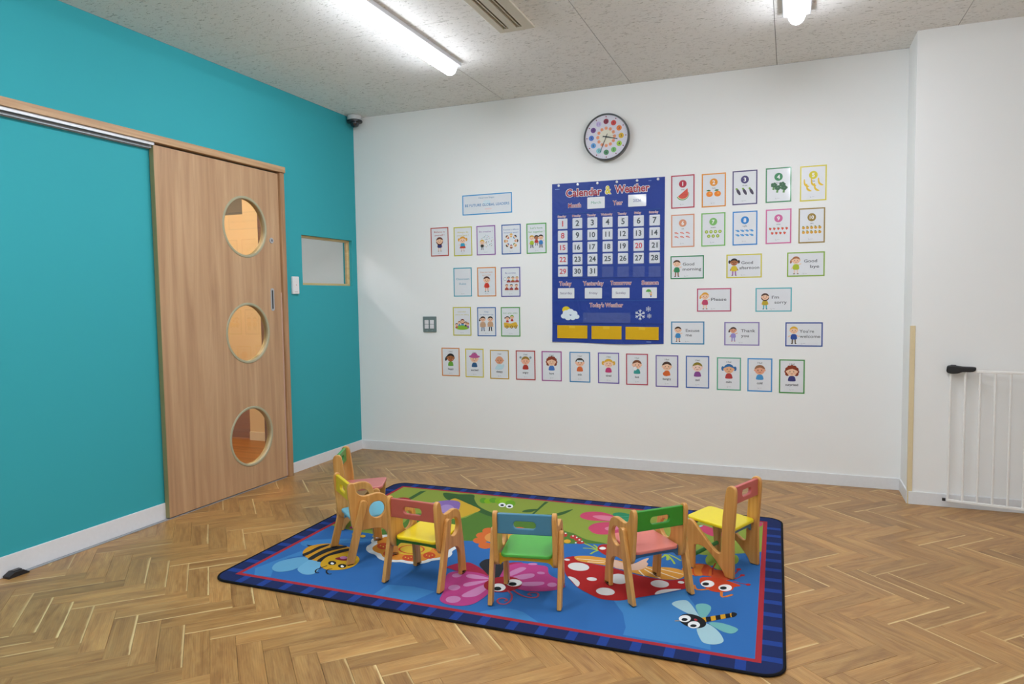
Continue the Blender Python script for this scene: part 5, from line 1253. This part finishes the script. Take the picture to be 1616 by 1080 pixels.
('bee_print','F4F4F2','c',[(1354,-2171),(1358,-2179),(1355,-2185),(1347,-2183),(1340,-2176),(1336,-2168),(1339,-2162),(1347,-2164)],0),
('bee_print','1C1E22','c',[(1349,-2162),(1350,-2167),(1347,-2168),(1342,-2165),(1341,-2160),(1344,-2158)],0),
('bee_print','26282C','s',[(1279,-2190),(1267,-2221),(1263,-2249),(1281,-2273),(1294,-2268)],7),
('bee_print','26282C','s',[(1322,-2212),(1309,-2229),(1321,-2253),(1343,-2268),(1353,-2260)],7),
('large_flower_print','E4E6E6','p',[(1724,-1790),(1728,-1811),(1725,-1832),(1727,-1851),(1739,-1870),(1745,-1890),(1746,-1909),(1742,-1928),(1734,-1946),(1721,-1960),(1704,-1971),(1691,-1984),(1686,-2002),(1676,-2018),(1662,-2031),(1645,-2040),(1625,-2046),(1604,-2048),(1582,-2044),(1562,-2044),(1543,-2053),(1522,-2057),(1500,-2057),(1478,-2052),(1457,-2044),(1438,-2031),(1422,-2015),(1405,-2003),(1381,-1997),(1359,-1986),(1340,-1971),(1325,-1954),(1314,-1934),(1308,-1914),(1308,-1893),(1304,-1873),(1288,-1854),(1278,-1832),(1274,-1810),(1276,-1789),(1283,-1769),(1296,-1753),(1315,-1740),(1328,-1726),(1331,-1703),(1342,-1684),(1357,-1669),(1376,-1657),(1399,-1651),(1424,-1650),(1450,-1656),(1473,-1657),(1494,-1646),(1517,-1643),(1542,-1644),(1566,-1651),(1588,-1663),(1608,-1678),(1624,-1698),(1641,-1713),(1665,-1721),(1686,-1734),(1703,-1750),(1716,-1769)],0),
('large_flower_print','E08A26','p',[(1695,-1800),(1698,-1818),(1695,-1836),(1696,-1852),(1708,-1869),(1714,-1886),(1715,-1903),(1712,-1919),(1705,-1934),(1693,-1947),(1677,-1955),(1666,-1966),(1663,-1983),(1655,-1997),(1643,-2008),(1628,-2017),(1611,-2021),(1592,-2022),(1573,-2018),(1555,-2018),(1540,-2027),(1522,-2031),(1503,-2031),(1484,-2027),(1465,-2019),(1449,-2008),(1436,-1993),(1422,-1982),(1401,-1977),(1382,-1968),(1365,-1956),(1352,-1941),(1343,-1924),(1339,-1906),(1340,-1888),(1337,-1872),(1322,-1855),(1314,-1836),(1310,-1818),(1312,-1800),(1318,-1783),(1330,-1769),(1347,-1759),(1359,-1747),(1360,-1727),(1368,-1711),(1381,-1697),(1398,-1688),(1417,-1683),(1439,-1683),(1461,-1689),(1480,-1690),(1498,-1679),(1518,-1675),(1538,-1676),(1559,-1682),(1578,-1692),(1595,-1706),(1608,-1723),(1622,-1737),(1643,-1742),(1662,-1752),(1677,-1766),(1688,-1782)],0),
('large_flower_print','D04A24','c',[(1683,-1822),(1688,-1852),(1675,-1870),(1650,-1866),(1627,-1841),(1621,-1811),(1634,-1792),(1660,-1797)],0),
('large_flower_print','E9C23A','c',[(1643,-1830),(1644,-1836),(1641,-1837),(1636,-1832),(1635,-1827),(1639,-1825)],0),
('large_flower_print','E9C23A','c',[(1662,-1837),(1663,-1843),(1659,-1844),(1655,-1839),(1654,-1834),(1658,-1833)],0),
('large_flower_print','E9C23A','c',[(1669,-1821),(1670,-1827),(1666,-1828),(1662,-1823),(1661,-1818),(1664,-1816)],0),
('large_flower_print','D04A24','c',[(1677,-1919),(1683,-1947),(1670,-1965),(1645,-1961),(1623,-1938),(1617,-1909),(1630,-1891),(1655,-1895)],0),
('large_flower_print','E9C23A','c',[(1639,-1927),(1639,-1932),(1636,-1933),(1632,-1929),(1631,-1924),(1634,-1923)],0),
('large_flower_print','E9C23A','c',[(1657,-1934),(1658,-1939),(1655,-1940),(1651,-1936),(1650,-1931),(1653,-1929)],0),
('large_flower_print','E9C23A','c',[(1664,-1918),(1665,-1923),(1661,-1925),(1657,-1920),(1656,-1915),(1659,-1914)],0),
('large_flower_print','D04A24','c',[(1599,-1975),(1606,-2003),(1593,-2020),(1568,-2016),(1546,-1994),(1539,-1966),(1551,-1948),(1577,-1952)],0),
('large_flower_print','E9C23A','c',[(1561,-1983),(1562,-1989),(1558,-1990),(1554,-1986),(1553,-1980),(1556,-1979)],0),
('large_flower_print','E9C23A','c',[(1579,-1990),(1580,-1995),(1577,-1996),(1573,-1992),(1572,-1987),(1575,-1986)],0),
('large_flower_print','E9C23A','c',[(1585,-1975),(1587,-1980),(1583,-1981),(1579,-1977),(1578,-1972),(1581,-1970)],0),
('large_flower_print','D04A24','c',[(1491,-1962),(1498,-1990),(1486,-2007),(1460,-2003),(1436,-1981),(1428,-1952),(1441,-1934),(1467,-1938)],0),
('large_flower_print','E9C23A','c',[(1451,-1970),(1453,-1975),(1449,-1976),(1445,-1972),(1443,-1967),(1447,-1966)],0),
('large_flower_print','E9C23A','c',[(1471,-1976),(1472,-1982),(1469,-1983),(1464,-1979),(1463,-1973),(1466,-1972)],0),
('large_flower_print','E9C23A','c',[(1477,-1961),(1478,-1966),(1475,-1967),(1470,-1963),(1469,-1958),(1472,-1957)],0),
('large_flower_print','D04A24','c',[(1411,-1883),(1419,-1913),(1406,-1931),(1380,-1927),(1354,-1903),(1345,-1872),(1358,-1853),(1385,-1858)],0),
('large_flower_print','E9C23A','c',[(1370,-1891),(1371,-1897),(1368,-1898),(1363,-1894),(1362,-1888),(1365,-1887)],0),
('large_flower_print','E9C23A','c',[(1390,-1898),(1392,-1904),(1388,-1905),(1383,-1901),(1382,-1895),(1385,-1894)],0),
('large_flower_print','E9C23A','c',[(1396,-1882),(1397,-1888),(1394,-1889),(1389,-1884),(1388,-1879),(1391,-1878)],0),
('large_flower_print','D04A24','c',[(1409,-1781),(1417,-1812),(1404,-1831),(1377,-1827),(1351,-1801),(1341,-1769),(1355,-1749),(1383,-1754)],0),
('large_flower_print','E9C23A','c',[(1367,-1789),(1368,-1795),(1365,-1796),(1360,-1791),(1358,-1786),(1362,-1784)],0),
('large_flower_print','E9C23A','c',[(1388,-1797),(1389,-1803),(1386,-1804),(1381,-1799),(1379,-1793),(1383,-1792)],0),
('large_flower_print','E9C23A','c',[(1394,-1780),(1395,-1786),(1392,-1787),(1387,-1782),(1385,-1776),(1389,-1775)],0),
('large_flower_print','D04A24','c',[(1491,-1718),(1499,-1751),(1486,-1770),(1459,-1765),(1433,-1739),(1425,-1706),(1438,-1686),(1466,-1691)],0),
('large_flower_print','E9C23A','c',[(1449,-1727),(1451,-1733),(1447,-1734),(1442,-1729),(1441,-1723),(1444,-1722)],0),
('large_flower_print','E9C23A','c',[(1470,-1735),(1471,-1741),(1468,-1742),(1463,-1737),(1462,-1731),(1465,-1730)],0),
('large_flower_print','E9C23A','c',[(1476,-1717),(1478,-1723),(1474,-1725),(1469,-1720),(1468,-1714),(1472,-1712)],0),
('large_flower_print','D04A24','c',[(1607,-1737),(1614,-1769),(1600,-1788),(1574,-1783),(1550,-1757),(1543,-1725),(1556,-1705),(1583,-1710)],0),
('large_flower_print','E9C23A','c',[(1566,-1745),(1567,-1751),(1564,-1752),(1559,-1748),(1558,-1742),(1561,-1741)],0),
('large_flower_print','E9C23A','c',[(1586,-1753),(1587,-1759),(1584,-1760),(1579,-1755),(1578,-1749),(1581,-1748)],0),
('large_flower_print','E9C23A','c',[(1593,-1736),(1594,-1742),(1590,-1743),(1586,-1738),(1585,-1732),(1588,-1731)],0),
('large_flower_print','DDB42C','c',[(1612,-1829),(1625,-1872),(1616,-1912),(1590,-1942),(1549,-1956),(1503,-1952),(1460,-1930),(1427,-1895),(1412,-1851),(1418,-1809),(1445,-1777),(1488,-1762),(1537,-1767),(1581,-1792)],0),
('large_flower_print','D04A24','s',[(1589,-1866),(1594,-1888),(1590,-1908),(1576,-1925),(1554,-1935),(1529,-1936),(1505,-1929),(1485,-1914),(1473,-1895),(1472,-1873),(1482,-1853),(1501,-1839),(1525,-1834),(1551,-1837),(1574,-1849),(1589,-1867)],8),
('large_flower_print','DDAA2A','c',[(1223,-1801),(1226,-1814),(1220,-1823),(1208,-1821),(1196,-1811),(1192,-1798),(1198,-1789),(1211,-1791)],0),
('large_flower_print','DDAA2A','c',[(1281,-1781),(1285,-1794),(1279,-1802),(1266,-1801),(1255,-1790),(1251,-1777),(1257,-1769),(1270,-1770)],0),
('large_flower_print','DDAA2A','c',[(1166,-1789),(1170,-1802),(1164,-1810),(1151,-1809),(1139,-1798),(1135,-1785),(1141,-1777),(1154,-1778)],0),
('large_flower_print','C23D86','c',[(1064,-1712),(1077,-1678),(1106,-1704),(1088,-1725)],0),
]

# ================================================================== RUG
RC = dict(fl=(0.888, -2.472), fr=(3.178, -2.476), br=(3.152, -0.838), bl=(0.838, -0.842))
RW, RH = 2.30, 1.634
def rp_(a, b):
    u, v = a / RW, b / RH
    x = (1 - u) * (1 - v) * RC['fl'][0] + u * (1 - v) * RC['fr'][0] + u * v * RC['br'][0] + (1 - u) * v * RC['bl'][0]
    y = (1 - u) * (1 - v) * RC['fl'][1] + u * (1 - v) * RC['fr'][1] + u * v * RC['br'][1] + (1 - u) * v * RC['bl'][1]
    return (x, y)
RZ = 0.008
rug = thing('rug', 'large blue and green garden insect rug with navy striped border', 'rug', (0, 0, 0))
def cloth(h):
    c = [int(h[i:i + 2], 16) for i in (0, 2, 4)]; g = sum(c) / 3
    return plain(''.join('%02X' % int(max(0, min(255, (v * 0.90 + g * 0.10) * 0.95))) for v in c), 0.9, 0.15, 0, 0, 0.35, 900)
outline = [rp_(*p) for p in rrect(0, RW, 0, RH, 0.075, 8)]
n = len(outline); mb = MB()
mb.add([(x, y, 0.0006) for x, y in outline] + [(x, y, RZ) for x, y in outline], [list(range(n))[::-1], list(range(n, 2 * n))] + [(i, (i + 1) % n, n + (i + 1) % n, n + i) for i in range(n)], cloth('1C2B60'))
mb.build('pile', rug)
bpts = [Vector((x, y, 0.0055)) for x, y in outline]
bv = MB(); k = 8; vs_ = []
for i, p in enumerate(bpts):
    t = (bpts[(i + 1) % n] - bpts[i - 1]).normalized(); nn = Vector((t.y, -t.x, 0))
    for j in range(k):
        th = 2 * math.pi * j / k; vs_.append(p + 0.0055 * math.cos(th) * nn + Vector((0, 0, 0.0048 * math.sin(th))))
bv.add(vs_, [(i * k + j, i * k + (j + 1) % k, ((i + 1) % n) * k + (j + 1) % k, ((i + 1) % n) * k + j) for i in range(n) for j in range(k)], cloth('17181C'), True)
bv.build('edge_binding', rug)
BW, RED = 0.070, 0.020
def q4(a0, a1, b0, b1): return [rp_(a0, b0), rp_(a1, b0), rp_(a1, b1), rp_(a0, b1)]
zq = RZ + 4e-5
def stripe(a0, a1, b0, b1):
    MB().flat(q4(a0, a1, b0, b1), zq, cloth('1F4094')).build('border_stripe', rug)
per = 0.1125
for i in range(1, 20):
    c = i * per + 0.03
    if c < RW - 0.06:
        stripe(c - .017, c + .017, 0.006, BW); stripe(c - .017, c + .017, RH - BW, RH - 0.006)
for i in range(0, 14):
    c = i * per + 0.105
    if c < RH - 0.07:
        stripe(0.006, BW, c - .017, c + .017); stripe(RW - BW, RW - 0.006, c - .017, c + .017)
fr_ = MB()
a0, a1, b0, b1 = BW, RW - BW, BW, RH - BW
fr_.flat(q4(a0, a1, b0, b0 + RED), zq + 4e-5, cloth('B02A34')); fr_.flat(q4(a0, a1, b1 - RED, b1), zq + 4e-5, cloth('B02A34'))
fr_.flat(q4(a0, a0 + RED, b0 + RED, b1 - RED), zq + 4e-5, cloth('B02A34')); fr_.flat(q4(a1 - RED, a1, b0 + RED, b1 - RED), zq + 4e-5, cloth('B02A34'))
fr_.build('red_stripe', rug)
i0, i1, j0, j1 = a0 + RED, a1 - RED, b0 + RED, b1 - RED
MB().flat(q4(i0, i1, j0, j1), zq + 4e-5, cloth('2C6CB4')).build('blue_field', rug)
def inside(p):
    x, y = p
    v = (y - RC['fl'][1]) / (RC['bl'][1] - RC['fl'][1])
    v = min(max(v, j0 / RH), j1 / RH)
    y = RC['fl'][1] + v * (RC['bl'][1] - RC['fl'][1])
    xl = RC['fl'][0] + v * (RC['bl'][0] - RC['fl'][0]) + i0; xr = RC['fr'][0] + v * (RC['br'][0] - RC['fr'][0]) - (RW - i1)
    return (min(max(x, xl), xr), y)
zc = zq + 8e-5; motifs = {}
for shape_no, (motif, colr, mode, pts, wd) in enumerate(RUG_PRINT):
    pts = [(x / 1000, y / 1000) for x, y in pts]
    mb = motifs.setdefault((motif, shape_no if motif == 'water_print' else 0), MB()); m = cloth(colr)
    if mode == 's':
        L, Q = stroke(smooth_loop(pts, 3, False), wd / 1000)
        for i in range(len(L) - 1): mb.flat([inside(p) for p in (L[i], L[i + 1], Q[i + 1], Q[i])], zc, m)
    else:
        if mode == 'm': pts = smooth_loop([rp_(i0, 0.76)] + pts[1:], 4, False) + [rp_(i1, j1), rp_(i0, j1)]
        elif mode == 'c': pts = smooth_loop(pts, 4)
        loop = []
        for p in (inside(p) for p in pts):
            if not loop or (abs(p[0] - loop[-1][0]) + abs(p[1] - loop[-1][1])) > 1e-5: loop.append(p)
        mb.flat(loop, zc, m)
    zc += 8e-6
for (motif, part_no), mb in motifs.items(): mb.build(motif, rug)
RTOP = zc + 0.0001

# ================================================================== CHAIRS
TO_YZ = Matrix(((0, 0, 1, 0), (1, 0, 0, 0), (0, 1, 0, 0), (0, 0, 0, 1)))     # outline (y, z) -> side board, thickness along x
TO_XZ = Matrix(((1, 0, 0, 0), (0, 0, -1, 0), (0, 1, 0, 0), (0, 0, 0, 1)))    # outline (x, z) -> board across the chair
arm_side = smooth_loop([(.006, .335), (.011, .352), (.022, .359), (.034, .355), (.041, .340), (.048, .315), (.062, .300), (.082, .294), (.110, .296), (.138, .299), (.165, .294), (.186, .279), (.198, .252), (.208, .205)], 4, False) \
    + smooth_loop([(.218, .150), (.229, .080), (.238, .006), (.234, .000), (.200, .000), (.196, .005), (.191, .070), (.186, .102), (.172, .124), (.148, .136), (.110, .139), (.065, .138), (.044, .140), (.030, .150), (.022, .170), (.015, .230), (.009, .290)], 4, False)
ARM_SIDE = plate_mesh([arm_side, ell(.140, .224, .037, .038, 32)], 0.018, 0.0035, M_BEECH); ARM_SIDE.transform(TO_YZ)
leg_dir = Vector((.066, .268)).normalized(); ln = Vector((-leg_dir.y, leg_dir.x)); lt_ = Vector((.074, .266)); lb_ = Vector((.006, 0))
leg_out = [tuple(lt_ + ln * .017 * math.cos(R(a)) + leg_dir * .015 * math.sin(R(a))) for a in range(0, 181, 15)] + [(.024, .003), (-.012, .003)]
REAR_LEG = plate_mesh([leg_out], 0.018, 0.003, M_BEECH); REAR_LEG.transform(TO_YZ)
low_side = smooth_loop([(-.012, .004), (-.010, .100), (-.010, .180), (-.016, .270), (-.021, .350), (-.020, .372), (-.013, .385), (.001, .390), (.014, .386), (.022, .374), (.028, .340), (.038, .260), (.043, .180), (.045, .112), (.050, .098), (.062, .097), (.082, .109), (.108, .134), (.138, .165), (.172, .200), (.184, .209), (.196, .212), (.207, .207), (.213, .192), (.211, .165), (.203, .080), (.197, .004)], 3, False) \
    + [(.194, 0.0), (.176, 0.0)] + smooth_loop([(.173, .004), (.172, .060), (.171, .098), (.164, .107), (.148, .109), (.126, .105), (.098, .088), (.068, .060), (.040, .028), (.028, .006)], 3, False) + [(.024, 0), (-.010, 0)]
LOW_SIDE = plate_mesh([low_side], 0.019, 0.0035, M_BEECH); LOW_SIDE.transform(TO_YZ)
def seat_mesh(w_, y0, y1, z0, z1, t, m, r=0.022):
    me = plate_mesh([rrect(-w_, w_, y0, y1, r, 5)], t, 0.0045, m, 3)
    for v in me.vertices:
        k = (v.co.y - y0) / (y1 - y0)
        v.co.z += z0 + (z1 - z0) * k - t / 2 - 0.0025 * max(0.0, 1 - (v.co.x / (w_ * .8)) ** 2) * max(0.0, 1 - ((k - .45) / .4) ** 2)
    return me
def back_mesh(w_, z0, z1, t, m, slot):
    me = plate_mesh([rrect(-w_, w_, z0, z1, 0.004, 3), rrect(-slot[0], slot[0], slot[1], slot[2], (slot[2] - slot[1]) / 2 - .0002, 8)], t, 0.0035, m, 3)
    me.transform(TO_XZ); return me
def apron_mesh(w_, z0, z1, m):
    zm = z0 + 0.018
    me = plate_mesh([[(-w_, z1), (-w_, z0)] + smooth_loop([(-w_ + .004, z0), (-w_ + .018, zm - .004), (-w_ + .045, zm), (0, zm + .001), (w_ - .045, zm), (w_ - .018, zm - .004), (w_ - .004, z0)], 3, False) + [(w_, z0), (w_, z1)]], 0.012, 0.0015, m)
    me.transform(TO_XZ); return me
PAINT = lambda h: plain(h, 0.38, 0.5, 0, 0.15)
foot_pad = MB().bevbox(-0.0075, 0.0075, -0.012, 0.012, 0.0, 0.004, M_BLACK, 0.001).mesh('rubber_foot')
def armchair(label, x, y, rot, back, seat, apron):
    t = thing('toddler_chair', label, 'chair', (x, y, RTOP), (0, 0, R(rot)), 'wooden toddler chairs on the rug')
    for s in (-1, 1):
        sp = obj('side_panel', ARM_SIDE, t, (s * .115, 0, 0.004)); obj('rubber_foot', foot_pad, sp, (0, .217, -0.004))
        lg = obj('rear_leg', REAR_LEG, t, (s * .1335, 0, 0.001)); obj('rubber_foot', foot_pad, lg, (0, .006, -0.001))
    obj('backrest', back_mesh(.1065, .272, .351, .016, PAINT(back), (.044, .294, .323)), t, (0, .024, 0.004))
    obj('seat', seat_mesh(.101, .032, .242, .192, .200, .014, PAINT(seat)), t)
    obj('rear_apron', apron_mesh(.1062, .142, .186, PAINT(apron)), t, (0, .056, 0))
    obj('front_apron', apron_mesh(.1062, .152, .186, PAINT(apron)), t, (0, .176, 0))
    return t
def lowchair(label, x, y, rot, back, seat, apron, bar):
    t = thing('toddler_chair', label, 'chair', (x, y, RTOP), (0, 0, R(rot)), 'wooden toddler chairs on the rug')
    for s in (-1, 1):
        obj('side_panel', LOW_SIDE, t, (s * .109, 0, 0))
    obj('backrest', back_mesh(.1, .311, .384, .016, PAINT(back), (.040, .332, .360)), t, (0, -.002, 0))
    obj('seat', seat_mesh(.0985, .000, .222, .205, .219, .014, PAINT(seat)), t)
    obj('rear_apron', apron_mesh(.0998, .150, .196, PAINT(apron)), t, (0, .026, 0))
    obj('front_apron', apron_mesh(.0998, .170, .206, PAINT(apron)), t, (0, .190, 0))
    MB().tube([(-.1, .184, .054), (.1, .184, .054)], .009, PAINT(bar), 14).build('stretcher', t)
    return t
lowchair('armless toddler chair with green backrest and pink seat by the rug corner', 0.996, -1.666, -65.9, '4E9A4A', 'C8706A', '34566E', '3A7A3A')
armchair('toddler armchair with yellow backrest and light blue seat', 1.264, -2.069, -39.2, 'E2C60E', '62AEC6', '62AEC6')
armchair('toddler armchair with red-pink backrest and yellow seat', 1.754, -2.272, -4.1, 'B8584A', 'EDD00E', '2F7A28')
armchair('toddler armchair with blue backrest and green seat', 2.254, -2.289, 10.0, '3F7F9C', '4EAE40', 'DDAE12')
armchair('toddler armchair with green backrest and pink seat', 2.734, -2.044, 43.6, '2F8E20', 'DE7E70', '3A6E94')
lowchair('armless toddler chair with pink backrest and yellow seat near the gate side', 3.011, -1.641, 66.1, 'C8605C', 'EDD818', '4A7A96', '2F8A30')
